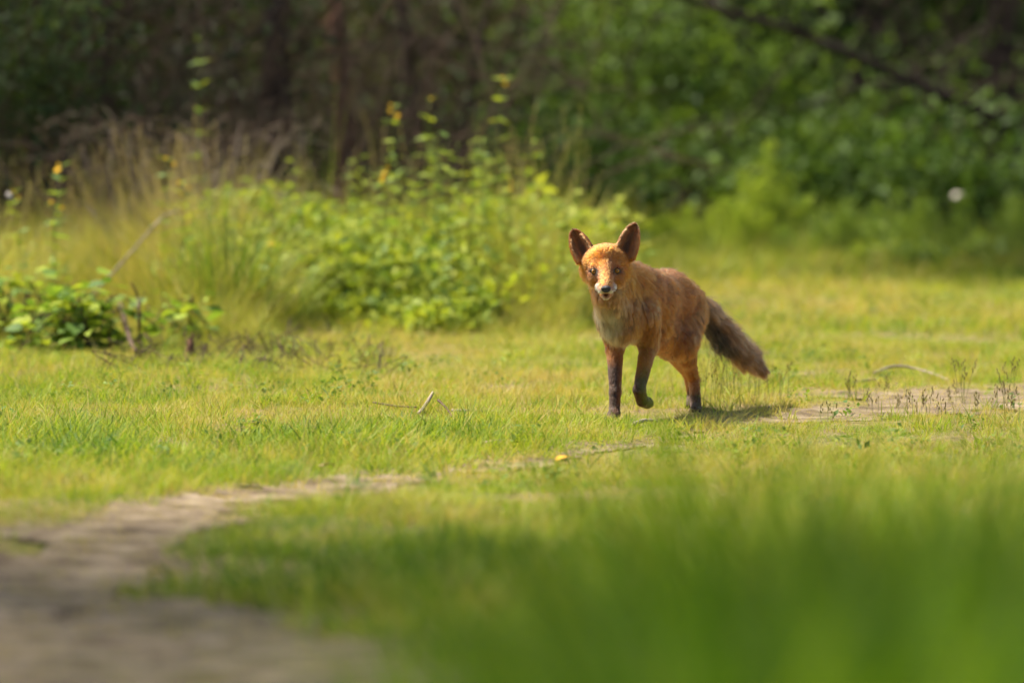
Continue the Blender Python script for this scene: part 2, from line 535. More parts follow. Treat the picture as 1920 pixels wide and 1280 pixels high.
def frustum_points(n, y0, y1, margin=.45, power=1.0):
    """points on the ground inside the field of view plus a margin on both sides, even per square metre"""
    u = rng.random(n)
    y = np.sqrt(y0 ** 2 + u * (y1 ** 2 - y0 ** 2))
    hw = y * (W_PX / 2 / F) + margin
    x = (rng.random(n) * 2 - 1) * hw
    return x, y

def px_of(x, y, z=0.0):
    """photo pixel column of a ground point"""
    return W_PX / 2 + F * x / y

def lay(name, x, y, scl, idx, tint, sources, label, cat, tilt=.12):
    N = len(x)
    rot = np.stack([rng.normal(0, tilt, N), rng.normal(0, tilt, N), rng.random(N) * 6.283], -1)
    return scatter(name, np.stack([x, y, ground_h(x, y)], -1), rot, scl, idx, np.clip(tint, 0, 1), sources, label, cat)

# short turf over the whole clearing
TURF = [tuft('turf_%d' % i, 40, .036, .0023, .055, M['turf'], (.1, .8), (0, .7), 0, 2) for i in range(8)] + \
       [tuft('turf_straw_%d' % i, 20, .045, .0018, .055, M['turf'], (.2, .6), (.8, 2.2), 0, 2) for i in range(2)] + \
       [tuft('turf_far_%d' % i, 20, .040, .0042, .065, M['turf'], (.1, .8), (0, .7), 0, 2) for i in range(4)]
x1, y1 = frustum_points(17500, 11.5, 20.5, .5)
x2, y2 = frustum_points(12500, 20.5, 31.0, .6)
x3, y3 = frustum_points(4500, 4.0, 11.5, .5)
# coarser turf goes on beside the view
y4 = rng.uniform(6, 31, 5200); x4 = (y4 * (W_PX / 2 / F) + .45 + rng.random(5200) * 1.5) * rng.choice((-1, 1), 5200)
x = np.concatenate([x1, x2, x3, x4]); y = np.concatenate([y1, y2, y3, y4])
beside = np.concatenate([np.zeros(len(x1) + len(x2) + len(x3), bool), np.ones(len(x4), bool)])
pm = path_mask(x, y)
patch = fbm(x * 1.3, y * .9, 21)
patch2 = fbm(x * 3.1 + 7, y * 2.2, 22)
keep = (rng.random(len(x)) > pm * .74) & (rng.random(len(x)) < np.clip(-.05 + patch2 * 1.75, .12, 1))
litter = np.clip((y - 27.5) / 3.5, 0, 1)
keep &= rng.random(len(x)) > litter * .9
x, y, patch, patch2, pm, beside = x[keep], y[keep], patch[keep], patch2[keep], pm[keep], beside[keep]
pxx = px_of(x, y)
drypatch = np.exp(-(((pxx - 880) / 260) ** 2 + ((y - 19.6) / 1.4) ** 2)) + .8 * np.exp(-(((pxx - 1500) / 260) ** 2 + ((y - 24.5) / 1.6) ** 2))
lush = np.exp(-(((pxx - 640) / 260) ** 2 + ((y - 15.0) / .8) ** 2)) + np.exp(-(((pxx - 100) / 300) ** 2 + ((y - 14.4) / 1.2) ** 2))
tint = .09 + patch * .64 - .38 * pm + (fbm(x * 9, y * 6, 27) - .5) * 1.0 + (fbm(x * 2.6, y * 1.8, 29) - .5) * .45 + rng.normal(0, .15, len(x)) - .28 * drypatch + .12 * lush
front = np.clip((13.2 - y) / 2.0, 0, 1) * np.clip((pxx - 250) / 300, 0, 1)      # the strip between the ruts is greener and longer
tint = tint + .22 * front
scl = (.55 + .9 * patch2) * (1 + 1.3 * front * (1 - pm) + .7 * lush) * np.where(y > 21, 1.35, 1.0) * rng.uniform(.7, 1.3, len(x))
scl *= np.where(pm > .1, .55, 1.0)
scl *= 1 - .45 * np.clip((pxx - 1420) / 120, 0, 1) * np.clip((17.4 - y) / .5, 0, 1) * np.clip((y - 14.6) / .6, 0, 1)
scl *= 1 + 1.1 * np.clip((y - 24.5) / 3.5, 0, 1) * np.clip((pxx - 1150) / 150, 0, 1)
kind_i = np.where((y > 20.5) | (y < 11.5) | beside, rng.integers(10, 14, len(x)), np.where(rng.random(len(x)) < .12 + .25 * drypatch, rng.integers(8, 10, len(x)), rng.integers(0, 8, len(x))))
lay('meadow_grass', x, y, scl, kind_i, tint, TURF, 'short yellow-green meadow grass covering the clearing', 'grass')

# dry litter lying on the bare track
LITTER = [tuft('litter_%d' % i, 14, .05, .0028, .07, M['turf'], (.0, .3), (2.5, 6.0), 0, 2) for i in range(4)]
x = rng.uniform(-1.8, 1.9, 9000); y = rng.uniform(8.5, 18.2, 9000)
keep = (path_mask(x, y) > .12) & (rng.random(len(x)) < .55)
x, y = x[keep], y[keep]
lay('path_litter', x, y, rng.uniform(.3, .7, len(x)), rng.integers(0, 4, len(x)), .08 + rng.normal(0, .12, len(x)), LITTER, 'dry straw litter lying on the bare sandy track', 'litter', .1)

# thin stalks and longer blades standing out of the turf
STALK = [tuft('stalk_%d' % i, 7, .085, .0016, .06, M['turf'], (.05, .5), (0, .45), 0, 3) for i in range(3)] + [tuft('rank_%d' % i, 14, .07, .0034, .03, M['turf'], (.1, .8), (0, .5), 0, 3) for i in range(3)]
x, y = frustum_points(6800, 12.5, 22.5, .4)
pm = path_mask(x, y); pt = fbm(x * 2.2 + 3, y * 1.6, 51)
keep = (rng.random(len(x)) < np.clip((pt - .34) * 3.4, .05, 1)) & (rng.random(len(x)) > pm * .8)
x, y, pt = x[keep], y[keep], pt[keep]
ki = np.where(rng.random(len(x)) < .6, rng.integers(0, 3, len(x)), rng.integers(3, 6, len(x)))
lay('meadow_stalks', x, y, rng.uniform(.55, 1.25, len(x)), ki, np.where(ki < 3, .2, .62) + rng.normal(0, .16, len(x)), STALK, 'thin straw coloured stalks and rank green blades standing out of the meadow grass', 'grass', .15)

# longer grass at the left edge of the clearing, rising to the bank
TALL = [tuft('tall_%d' % i, 22, .42, .0045, .06, M['tall'], (.1, .9), (0, .25), 0, 3) for i in range(5)] + \
       [tuft('tall_stalk_%d' % i, 12, .38, .004, .05, M['tall'], (.1, .6), (0, .2), 1, 3) for i in range(3)]
n = 4600
px = rng.uniform(-150, 1090, n); yy = rng.uniform(19.4, 24.2, n)
keep = (px < 640) | (rng.random(n) < .8)
px, yy = px[keep], yy[keep]; n = len(px)
xx = (px - 960) / F * yy
edge = 20.2 + .9 * np.sin(px * .011) + 1.0 * np.clip((px - 350) / 350, 0, 1)
keep = yy > edge + rng.normal(0, .25, n)
px, yy, xx, edge = px[keep], yy[keep], xx[keep], edge[keep]
t = np.clip((yy - edge) / 1.5, .25, 1)
dry = np.exp(-((px - 350) / 110) ** 2) * np.clip((yy - 21.3), 0, 1)
lay('bank_grass', xx, yy, t * rng.uniform(.5, 1.2, len(xx)) * (1 + .25 * dry + .25 * np.clip((px - 600) / 150, 0, 1)), rng.integers(0, 8, len(xx)), .38 + rng.normal(0, .15, len(xx)) - .26 * dry, TALL,
    'tall fine grass, partly straw coloured, on the sunny bank', 'grass')

# rough longer grass where the clearing runs into the shrubs at the right
n = 620
px = rng.uniform(1090, 2020, n); yy = rng.uniform(25.6, 29.5, n)
keep = rng.random(n) < np.clip((yy - 25.4) / 2.2, .05, 1) * (fbm(px / 120, yy * .9, 91) * 1.5)
px, yy = px[keep], yy[keep]
xx = (px - 960) / F * yy
lay('rough_grass', xx, yy, rng.uniform(.25, .62, len(xx)), rng.integers(0, 8, len(xx)), .55 + rng.normal(0, .16, len(xx)), TALL, 'rough longer grass running into the low shrubs', 'grass')

# low leafy ground cover on the bank, below the flowering weeds, and along the foot of the shrubs
COVER = [sprig('cover_%d' % i, 22, .13, .042, M['cover']) for i in range(4)] + [sprig('high_cover_%d' % i, 36, .34, .050, M['cover'], .42) for i in range(4)]
n = 1900
px = rng.uniform(380, 1130, n); yy = rng.uniform(20.6, 24.0, n)
keep = yy > 21.0 + .5 * np.sin(px * .013) + np.abs(px - 760) / 900 + rng.normal(0, .15, n)
px, yy = px[keep], yy[keep]
n2_ = 1500
pxb = rng.uniform(1080, 2000, n2_); yb = rng.uniform(26.6, 31, n2_)
kb = (yb > 26.6 + 1.6 * vnoise(pxb / 90, pxb * 0, 93)) & ((np.abs(pxb - 1430) > 150) | (yb > 29.2)) & (fbm(pxb / 160, yb * .8, 61) > .42)
pxb, yb = pxb[kb], yb[kb]
px = np.concatenate([px, pxb]); yy = np.concatenate([yy, yb])
xx = (px - 960) / F * yy
near = yy < 25
lay('ground_cover', xx, yy, rng.uniform(.45, 1.15, len(xx)) * np.clip(.35 + 1.3 * fbm(xx * 2.3, yy * 1.7, 73), .4, 1.5), np.where(near & (rng.random(len(xx)) < np.clip((yy - 20.9) / 1.4, 0, .75)), rng.integers(4, 8, len(xx)), rng.integers(0, 4, len(xx))),
    np.where(near, .32, .55) + (fbm(xx * 3, yy * 2, 71) - .5) * .9 + rng.normal(0, .2, len(xx)), COVER, 'low leafy green ground cover along the foot of the bank and shrubs', 'ground cover', .2)

# small broad-leaved weeds low in the turf
x, y = frustum_points(900, 12.5, 24.0, .4)
keep = (fbm(x * 2.0, y * 1.5, 81) > .50) & (path_mask(x, y) < .2)
x, y = x[keep], y[keep]
lay('turf_weeds', x, y, rng.uniform(.22, .5, len(x)), rng.integers(0, 4, len(x)), .62 + rng.normal(0, .18, len(x)), COVER, 'small broad-leaved weeds low in the meadow grass', 'weeds', .1)

# tall grass close to the camera, far out of focus
FORE = [tuft('fore_%d' % i, 20, .42, .008, .07, M['fore'], (.1, .8), (0, .3), 0, 5) for i in range(5)]
n = 560
yy = rng.uniform(4.6, 9.6, n)
px = rng.uniform(900, 2150, n)
top = np.interp(px, [900, 1150, 1300, 1500, 1700, 1920, 2150], [1330, 1150, 985, 930, 920, 930, 940]) + rng.normal(0, 95, n) - 70 * np.clip((yy - 6.5) / 2.5, 0, 1) + np.where(rng.random(n) < .08, -60, 0)
zt = CAM_Z - (top - HORIZON) * yy / F
keep = zt > .08
px, yy, zt = px[keep], yy[keep], zt[keep]
xx = (px - 960) / F * yy
lay('foreground_grass', xx, yy, zt / .42, rng.integers(0, 5, len(xx)), .36 + rng.normal(0, .18, len(xx)) + .42 * np.clip((7.0 - yy) / 2.0, 0, 1), FORE,  # nearer tufts tinted deeper green, painting in their shade
    'tall dark green grass close by, far out of focus', 'grass', .08)
# ------------------------------------------------------------------ trees of the forest edge
def tree(name, label, base, h, r, crown_c, crown_r, nleaf, bark, lean=(0, 0), limbs=(), group=None, leaf=.13, cat='tree'):
    root = empty(name, base, label, cat, group)
    k = 9
    pts = [Vector((lean[0] * (i / (k - 1)) ** 1.5, lean[1] * (i / (k - 1)) ** 1.5, -.15 + (h + .15) * i / (k - 1))) for i in range(k)]
    pts = wiggle(pts, r * .35)
    rad = [r * (1.45 if i == 0 else 1.12 if i == 1 else 1.0 - .65 * i / (k - 1)) for i in range(k)]
    line = smooth_line(pts, 26)
    put('trunk', mesh_tris('trunk', *tube(line, np.interp(np.linspace(0, k - 1, 26), range(k), rad), 12, .14)), bark, root)
    cc = Vector(crown_c); cr = Vector(crown_r)
    for i in range(5):   # limbs that carry the crown
        a = line[12 + 2 * i]
        e = cc + Vector((random.uniform(-.7, .7) * cr.x, random.uniform(-.7, .7) * cr.y, random.uniform(-.3, .7) * cr.z))
        ln = smooth_line(wiggle([a, a.lerp(e, .5) + Vector((0, 0, .3)), e], .1), 10)
        put('limb', mesh_tris('limb', *tube(ln, np.linspace(r * .4, r * .08, 10), 7, .1)), bark, root)
    for pl, r0, r1 in limbs:   # low limbs given by points in the world
        ln = smooth_line(wiggle([Vector(q) - Vector(base) for q in pl], .006), 6 * len(pl))
        put('dead_limb', mesh_tris('dead_limb', *tube(ln, np.linspace(r0, r1, len(ln)), 7, .2)), bark, root)
    nc = 46
    cl = rng.normal(size=(nc, 3)); cl /= np.linalg.norm(cl, axis=1)[:, None]
    cl *= rng.random((nc, 1)) ** .45
    cl = cl * np.array(cr) + np.array(cc)
    w = rng.integers(0, nc, nleaf)
    pos = cl[w] + rng.normal(size=(nleaf, 3)) * np.array(cr) * .17
    leaf_cloud('crown', pos, rng.uniform(.6, 1.3, nleaf) * leaf, np.clip(rng.random(nc)[w] * .6 + rng.random(nleaf) * .4, 0, 1), M['canopy'], root)
    return root

def at(px, y):
    return Vector(((px - 960) / F * y, y, 0))

TG = 'trees of the forest edge'
tree('forest_tree', 'dark straight trunk behind the straw coloured grass, with thin bare limbs', at(528, 26.6), 6.5, .055, (.3, .8, 6.0), (1.2, 1.2, 1.3), 1500, M['darkbark'], (-.5, .2),
     limbs=[([P(520, 40, 26.6), P(470, 75, 26.5), P(440, 100, 26.3), P(400, 128, 26.2)], .016, .006), ([P(530, 118, 26.6), P(600, 70, 26.5), P(660, 80, 26.4), P(745, 92, 26.3)], .014, .005),
            ([P(525, -20, 26.6), P(505, 30, 26.3), P(455, 85, 26.2)], .012, .005), ([P(530, 190, 26.6), P(600, 165, 26.5), P(690, 150, 26.4)], .010, .004)], group=TG)
tree('forest_tree', 'slender reddish brown trunk beside the darker straight trunk', at(642, 27.2), 6.0, .048, (.2, 1.0, 6.0), (1.1, 1.1, 1.2), 1300, M['redbark'], (-.55, .1),
     limbs=[([P(642, 10, 27.2), P(600, 48, 27.0), P(560, 5, 26.9), P(545, -40, 26.8)], .012, .006)], group=TG)
tree('forest_tree', 'thin grey-brown trunk with a bent limb left of the leafy shrub', at(785, 28.0), 6.2, .035, (-.1, 1.0, 6.2), (1.1, 1.1, 1.2), 1300, M['darkbark'], (-.9, 0),
     limbs=[([P(783, 110, 28.0), P(830, 72, 27.8), P(930, 86, 27.8), P(1075, 82, 27.8)], .014, .006), ([P(790, 95, 28.0), P(770, 50, 27.9), P(752, -10, 27.8)], .013, .008),
            ([P(1005, 84, 27.8), P(1050, 130, 27.8), P(1110, 172, 27.8)], .010, .006)], group=TG)
tree('forest_tree', 'shaded trunk half hidden in the thicket of dead stems', at(185, 27.0), 7, .06, (-3.0, .3, 5.8), (1.9, 1.8, 1.8), 2800, M['bark'],
     limbs=[([P(190, 150, 27.0), P(270, 75, 26.6), P(330, 55, 26.4), P(440, 20, 26.2)], .014, .006), ([P(185, 60, 27.0), P(90, 48, 26.8), P(-20, 28, 26.6)], .012, .006),
            ([P(188, 190, 27.0), P(110, 240, 26.6), P(40, 262, 26.4)], .012, .005)], group=TG)
tree('forest_tree', 'dark trunk in deep shade behind the multi-stemmed shrub', at(1180, 37.0), 8, .10, (0, 0, 5.6), (3.0, 2.2, 2.3), 4200, M['darkbark'], group=TG)
tree('forest_tree', 'blackish trunk in the deepest shade of the forest', at(1620, 38.0), 8, .12, (0, -.5, 5.2), (3.2, 2.4, 2.4), 4600, M['darkbark'], group=TG)
tree('forest_tree', 'dark trunk at the shaded forest border behind low green bushes', at(1860, 36.0), 8, .10, (.3, -.5, 5.0), (3.2, 2.4, 2.4), 4600, M['darkbark'], group=TG)
# trees that stand beside the view and shade it
for bx, by, hh, cz in ((-7.2, 30.5, 8, 5.8), (-8.2, 33, 9, 6.2), (-6.2, 36.0, 9, 6.0), (-7.0, 26.4, 8, 6.5), (-4.4, 37, 9, 6), (5.2, 31, 8, 5.2), (4.6, 35.5, 9, 5.5), (.0, 38.5, 9, 6.2)):
    tree('forest_tree', 'broadleaf forest tree with its crown above the view', (bx, by, 0), hh, .11, (0, 0, cz), (2.7, 2.3, 2.3), 3600, M['bark'], group='forest trees around the clearing')
tree('added_shade_tree', 'unseen broadleaf tree added beside the sandy track to shade the near end of it', (-3.3, 7.8, 0), 8, .14, (0, 0, 6.0), (2.3, 2.0, 1.6), 8000, M['bark'])  # out of view, added to darken the near track and grass
tree('added_shade_tree', 'unseen broadleaf tree with a small crown added to shade the wide bare part of the track', (-4.5, 11.9, 0), 8, .12, (0, 0, 6.2), (2.0, 1.9, 1.2), 3600, M['bark'])  # also out of view, added to throw shade on the bare track

# thin leaning saplings and bare poles tangled in the shade
SG = 'thin saplings tangled in the shade'
sap = [(-40, 26, .5), (70, 25.6, -.3), (130, 26.4, .35), (250, 26.2, -.5), (310, 27, .2), (395, 26, .6), (455, 27.5, -.15), (500, 26.0, .25), (575, 26.8, -.4), (610, 27.6, .1), (700, 27.8, .45), (760, 28.4, -.3), (850, 28.2, .25), (940, 29, -.5), (1030, 30, .4), (1480, 33, -.6), (1700, 33.5, .5), (1800, 32.5, -.7), (1900, 33, .3)]
for px, y, sl in sap:
    b = at(px, y)
    root = empty('sapling', b, 'thin bare-stemmed sapling leaning in the shade ' + ('behind the dead stems' if px < 480 else 'behind the yellow flowered weeds' if px < 1100 else 'behind the low green shrubs'), 'sapling', SG + (' by the dead stems' if px < 480 else ' by the weeds' if px < 1100 else ' by the shrubs'))
    h = random.uniform(1.8, 2.8); r = random.uniform(.010, .024)
    ln = smooth_line(wiggle([Vector((0, 0, -.05)), Vector((sl * .25, 0, h * .3)), Vector((sl * .7, random.gauss(0, .1), h * .65)), Vector((sl * 1.3, random.gauss(0, .2), h))], .03), 20)
    bark = random.choice((M['bark'], M['darkbark'], M['darkbark'], M['browntwig']))
    put('stem', mesh_tris('stem', *tube(ln, np.linspace(r, r * .35, 20), 7, .15)), bark, root)
    for k in range(7):
        p0 = ln[random.randint(2, 17)]
        e = p0 + Vector((random.choice((-1, 1)) * random.uniform(.25, .8), random.gauss(0, .25), random.uniform(-.15, .45)))
        l2 = smooth_line(wiggle([p0, p0.lerp(e, .5) + Vector((0, 0, random.gauss(.03, .06))), e], .02), 9)
        put('branch', mesh_tris('branch', *tube(l2, np.linspace(r * .45, r * .15, 9), 5, .15)), bark, root)
    nl = 160
    w = np.array([tuple(ln[random.randint(6, 19)]) for _ in range(nl)]) + rng.normal(size=(nl, 3)) * .22
    leaf_cloud('foliage', w, rng.uniform(.03, .06, nl), rng.random(nl), M['shrub_mid'] if px > 1000 else M['shrub_grey'], root)

# a leaning dead trunk on the right
root = empty('leaning_trunk', at(2330, 31.0), 'thin dark dead trunk leaning up through the shaded bushes', 'dead tree')
ln = smooth_line(wiggle([Vector(q) - root.location for q in (root.location - Vector((0, 0, .1)), P(2120, 345, 30.9), P(1930, 262, 30.8), P(1700, 152, 30.6), P(1500, 70, 30.5), P(1340, 15, 30.4), P(1200, -40, 30.3))], .012), 44)
put('trunk', mesh_tris('trunk', *tube(ln, np.linspace(.045, .014, 44), 9, .2)), M['darkbark'], root)
for q in ((P(1700, 152, 30.6), P(1620, 160, 30.4), P(1540, 188, 30.3), P(1490, 205, 30.2)), (P(1800, 200, 30.7), P(1870, 150, 30.6), P(1935, 145, 30.5)), (P(1560, 95, 30.5), P(1480, 40, 30.4), P(1440, -20, 30.3)),
          (P(1700, 152, 30.6), P(1780, 90, 30.6), P(1850, 50, 30.6))):
    ln = smooth_line([Vector(v) - root.location for v in q], 14)
    put('dead_limb', mesh_tris('dead_limb', *tube(ln, np.linspace(.016, .006, 14), 7, .2)), M['darkbark'], root)

# ------------------------------------------------------------------ shrubs
def shrub(name, label, base, size, nstem, nleaf, leaf, mat, bark, group=None, shape=LEAF_4, z0=.1, tint=(0, 1), stems=None, sr=.012, flat=.6, clump=.13, cat='shrub'):
    """stems from one root, leaves clustered round the ends of their twigs"""
    root = empty(name, base, label, cat, group)
    sx, sy, sz = size
    ends = []
    lines = stems or []
    for i in range(nstem):
        a = random.uniform(0, 6.283); rr = random.random() ** .5
        e = Vector((math.cos(a) * rr * sx, math.sin(a) * rr * sy, sz * random.uniform(.5, 1.0) * (1 - .25 * rr)))
        b = Vector((random.gauss(0, .03), random.gauss(0, .03), -.08))
        lines = lines + [[b, b.lerp(e, .5) + Vector((random.gauss(0, .06), random.gauss(0, .06), .12 * sz)), e]]
    for q in lines:
        ln = smooth_line(q, 12)
        put('stem', mesh_tris('stem', *tube(ln, np.linspace(sr, sr * .3, 12), 6, .15)), bark, root)
        for j in range(5):
            p0 = ln[random.randint(4, 11)]
            e = p0 + Vector((random.gauss(0, .35) * sx, random.gauss(0, .35) * sy, random.gauss(.12, .22) * sz))
            if e.z < z0: e.z = z0 + random.random() * .1
            ends.append(np.array(e)); ends.append(np.array(p0.lerp(e, .55)))
    ends = np.array(ends)
    w = rng.integers(0, len(ends), nleaf)
    pos = ends[w] + rng.normal(size=(nleaf, 3)) * np.array((sx, sy, sz)) * clump
    pos[:, 2] = np.maximum(pos[:, 2], .01 + rng.random(nleaf) * z0)
    if stems: pos[:, 1] = np.abs(pos[:, 1]) * .8 - .04 + .3 * (pos[:, 2] < .75)
    tt = np.clip(tint[0] + (tint[1] - tint[0]) * (rng.random(len(ends))[w] * .55 + rng.random(nleaf) * .45), 0, 1)
    leaf_cloud('foliage', pos, rng.uniform(.6, 1.25, nleaf) * leaf, tt, mat, root, shape, None, flat)
    return root

base = at(1290, 31.5)
rel = lambda q, b: [Vector(v) - b for v in q]
shrub('branching_shrub', 'leafy shrub with several dark slanting stems rising behind the fox', base, (.75, .5, 1.35), 3, 2600, .065, M['shrub_mid'], M['darkbark'], tint=(0, .7), z0=.45, clump=.12, stems=[
    rel((base - Vector((0, 0, .1)), P(1275, 398, 31.5), P(1330, 295, 31.4), P(1385, 240, 31.3), P(1440, 170, 31.3), P(1505, 85, 31.2)), base),
    rel((base + Vector((.06, 0, -.1)), P(1310, 380, 31.6), P(1375, 285, 31.6), P(1425, 215, 31.6), P(1400, 150, 31.6), P(1345, 110, 31.6)), base),
    rel((base, P(1262, 400, 31.4), P(1240, 300, 31.3), P(1300, 230, 31.3), P(1400, 222, 31.2), P(1560, 188, 31.1)), base),
    rel((base, P(1255, 380, 31.5), P(1200, 240, 31.3), P(1180, 120, 31.2), P(1240, 20, 31.2)), base)], sr=.022)
for px, y, s, n, lab in ((1130, 29.8, (.55, .4, 1.0), 2400, 'dark green leafy shrub left of the slanting dark stems'), (1020, 28.6, (.45, .35, .75), 1800, 'small dark green shrub behind the flowering weeds'),
                         (1560, 31.0, (.7, .4, .70), 2600, 'low green shrub right of the bright plume-like bush'), (1740, 30.2, (.7, .4, .62), 2800, 'spreading low green shrub holding a pale dead leaf'),
                         (1920, 30.0, (.6, .4, .66), 2400, 'low green shrub under the leaning dead trunk'), (1650, 32.8, (.8, .4, .95), 2800, 'mid-height green shrub below the dark leaning trunk')):
    shrub('green_shrub', lab, at(px, y), s, 6, int(n * .5), .07, M['shrub_mid'], M['darkbark'], 'green shrubs at the forest edge', tint=(.25, 1), z0=.05, clump=.15)
shrub('tall_shrub', 'tall bright-leaved shrub top hanging over the dark hollow behind the fox', at(1230, 33.6), (.9, .5, 1.9), 7, 2600, .07, M['shrub_mid'], M['darkbark'], tint=(0, .6), z0=.7)
shrub('grey_shrub', 'greyish green shrub rising out of the dead stems', at(40, 24.9), (.38, .35, 1.7), 7, 2600, .05, M['shrub_grey'], M['bark'], z0=.65, tint=(0, 1))
shrub('grey_shrub', 'dull green shrub in shade next to the dead stems', at(-60, 26.2), (.6, .4, 2.0), 6, 2400, .055, M['shrub_grey'], M['bark'], z0=.5, tint=(.3, 1))
shrub('olive_bush', 'olive brown needle bush above the flowering weeds', at(870, 29.4), (.75, .4, 1.9), 8, 7000, .055, M['olive'], M['bark'], shape=LEAF_NARROW, z0=.5, tint=(0, 1))
shrub('olive_bush', 'olive needle bush between the straight trunks', at(690, 30.0), (.6, .4, 1.9), 7, 5000, .055, M['olive'], M['bark'], shape=LEAF_NARROW, z0=.6, tint=(.2, 1))

# the bright plume-like bush: upright sprays of narrow leaves
def plume(name, label, base, sprays, mat, n_each=420, leaf=.045):
    root = empty(name, base, label, 'bush')
    pos = []; up = []
    for dx, dy, hgt, wid in sprays:
        e = Vector((dx, dy, hgt)); b = Vector((dx * .25, dy * .25, -.05))
        ln = smooth_line([b, b.lerp(e, .5) + Vector((dx * .15, 0, .02)), e], 10)
        put('stem', mesh_tris('stem', *tube(ln, np.linspace(.006, .002, 10), 5)), M['stem'], root)
        u = rng.random(n_each) ** .8
        c = np.array([tuple(ln[min(9, int(q * 10))]) for q in u]) + rng.normal(size=(n_each, 3)) * (wid * (1.08 - u)[:, None] + .01)
        c[:, 2] = np.maximum(c[:, 2], .02)
        pos.append(c)
        side = c - np.array([tuple(ln[min(9, int(q * 10))]) for q in u]); side[:, 2] = 0
        up.append(np.array((0, 0, 1.0)) + side * 12)
    pos = np.concatenate(pos); up = np.concatenate(up)
    leaf_cloud('foliage', pos, rng.uniform(.6, 1.2, len(pos)) * leaf, rng.random(len(pos)), mat, root, LEAF_NARROW, up)
    return root
plume('plume_bush', 'bright green feathery bush with pointed sprays behind the fox', at(1435, 28.2), [(.02, 0, .58, .05), (-.10, .03, .44, .05), (.11, -.02, .42, .05), (-.2, 0, .30, .05), (.2, .02, .30, .05), (-.03, -.06, .40, .06), (.07, -.08, .3, .06), (-.13, -.1, .26, .06), (.0, -.12, .22, .07)], M['plume'], 900, .04)
plume('plume_bush', 'low soft green feathery bush between the fox and the bright one', at(1290, 28.6), [(0, 0, .26, .06), (-.12, 0, .22, .06), (.12, 0, .24, .06), (.22, 0, .2, .06), (-.22, .02, .18, .05)], M['plume'], 600, .04)

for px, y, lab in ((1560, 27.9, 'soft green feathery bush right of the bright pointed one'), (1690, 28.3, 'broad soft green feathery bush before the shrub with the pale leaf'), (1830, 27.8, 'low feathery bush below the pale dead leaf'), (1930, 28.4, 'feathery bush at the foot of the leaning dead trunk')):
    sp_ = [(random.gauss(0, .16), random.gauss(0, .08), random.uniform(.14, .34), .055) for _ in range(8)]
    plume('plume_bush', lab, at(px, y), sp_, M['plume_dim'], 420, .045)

# dense dark understorey that closes the view behind the shrubs
n = 66000
pos = np.stack([rng.uniform(-13, 13, n), rng.uniform(36.0, 43, n), rng.uniform(0, 1, n) ** 1.3 * 6.0], -1)
dens = fbm(pos[:, 0] * .8 + pos[:, 2] * .9, pos[:, 1] * .7 + pos[:, 2] * .5, 41)
pos = pos[rng.random(n) < np.clip((dens - .25) * 2.4, .08, 1)]
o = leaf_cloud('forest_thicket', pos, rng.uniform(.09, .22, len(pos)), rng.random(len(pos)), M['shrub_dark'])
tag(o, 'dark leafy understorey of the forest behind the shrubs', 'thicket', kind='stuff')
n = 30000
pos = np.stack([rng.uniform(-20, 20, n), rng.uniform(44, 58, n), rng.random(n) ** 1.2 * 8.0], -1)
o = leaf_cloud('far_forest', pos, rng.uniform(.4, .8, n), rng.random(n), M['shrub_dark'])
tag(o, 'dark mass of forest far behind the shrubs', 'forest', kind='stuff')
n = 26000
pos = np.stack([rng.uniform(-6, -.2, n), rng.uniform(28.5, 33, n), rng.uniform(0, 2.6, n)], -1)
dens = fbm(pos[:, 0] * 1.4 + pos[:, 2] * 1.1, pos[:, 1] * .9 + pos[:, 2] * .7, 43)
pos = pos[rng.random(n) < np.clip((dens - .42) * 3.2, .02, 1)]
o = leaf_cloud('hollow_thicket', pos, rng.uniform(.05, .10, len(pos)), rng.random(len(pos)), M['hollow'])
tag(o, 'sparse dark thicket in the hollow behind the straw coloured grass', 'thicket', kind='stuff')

# dead stems piled along the left of the forest edge
def dead_pile(name, label, px0, px1, y0, y1, n, hmin, hmax, mat, r=.004):
    sp = Soup()
    for i in range(n):
        y = random.uniform(y0, y1); b = at(random.uniform(px0, px1), y); b.z = -.03
        h = random.uniform(hmin, hmax)
        e = b + Vector((random.gauss(0, .35) * h, random.gauss(0, .35) * h, h))
        m_ = b.lerp(e, .5) + Vector((random.gauss(0, .08), random.gauss(0, .08), random.uniform(0, .12)))
        tip = e + Vector((random.gauss(0, .16), random.gauss(0, .1), random.uniform(-.25, .05)))
        sp.add(tube(smooth_line([b, m_, e, tip], 9), np.linspace(r, r * .4, 9) * random.uniform(.7, 1.5), 4))
    return tag(put(name, sp.mesh(name), mat), label, 'dead stems', kind='stuff')
dead_pile('dead_stems', 'tangle of dead brown stems below the greyish shrub', -80, 300, 23.6, 25.6, 300, .2, .85, M['browntwig'], .0050)
dead_pile('dead_stems', 'dry brown stems standing behind the straw coloured grass', 260, 700, 24.2, 26.4, 150, .2, .85, M['browntwig'], .0045)
dead_pile('dead_stems', 'fine pale dry stalks at the top of the grassy bank', 210, 480, 22.4, 23.8, 110, .4, .85, M['deadwood'], .0022)

dead_pile('twig_litter', 'brown dead twigs littering the short grass beside the bramble mound', 170, 720, 18.1, 19.9, 170, .015, .06, M['browntwig'], .0017)

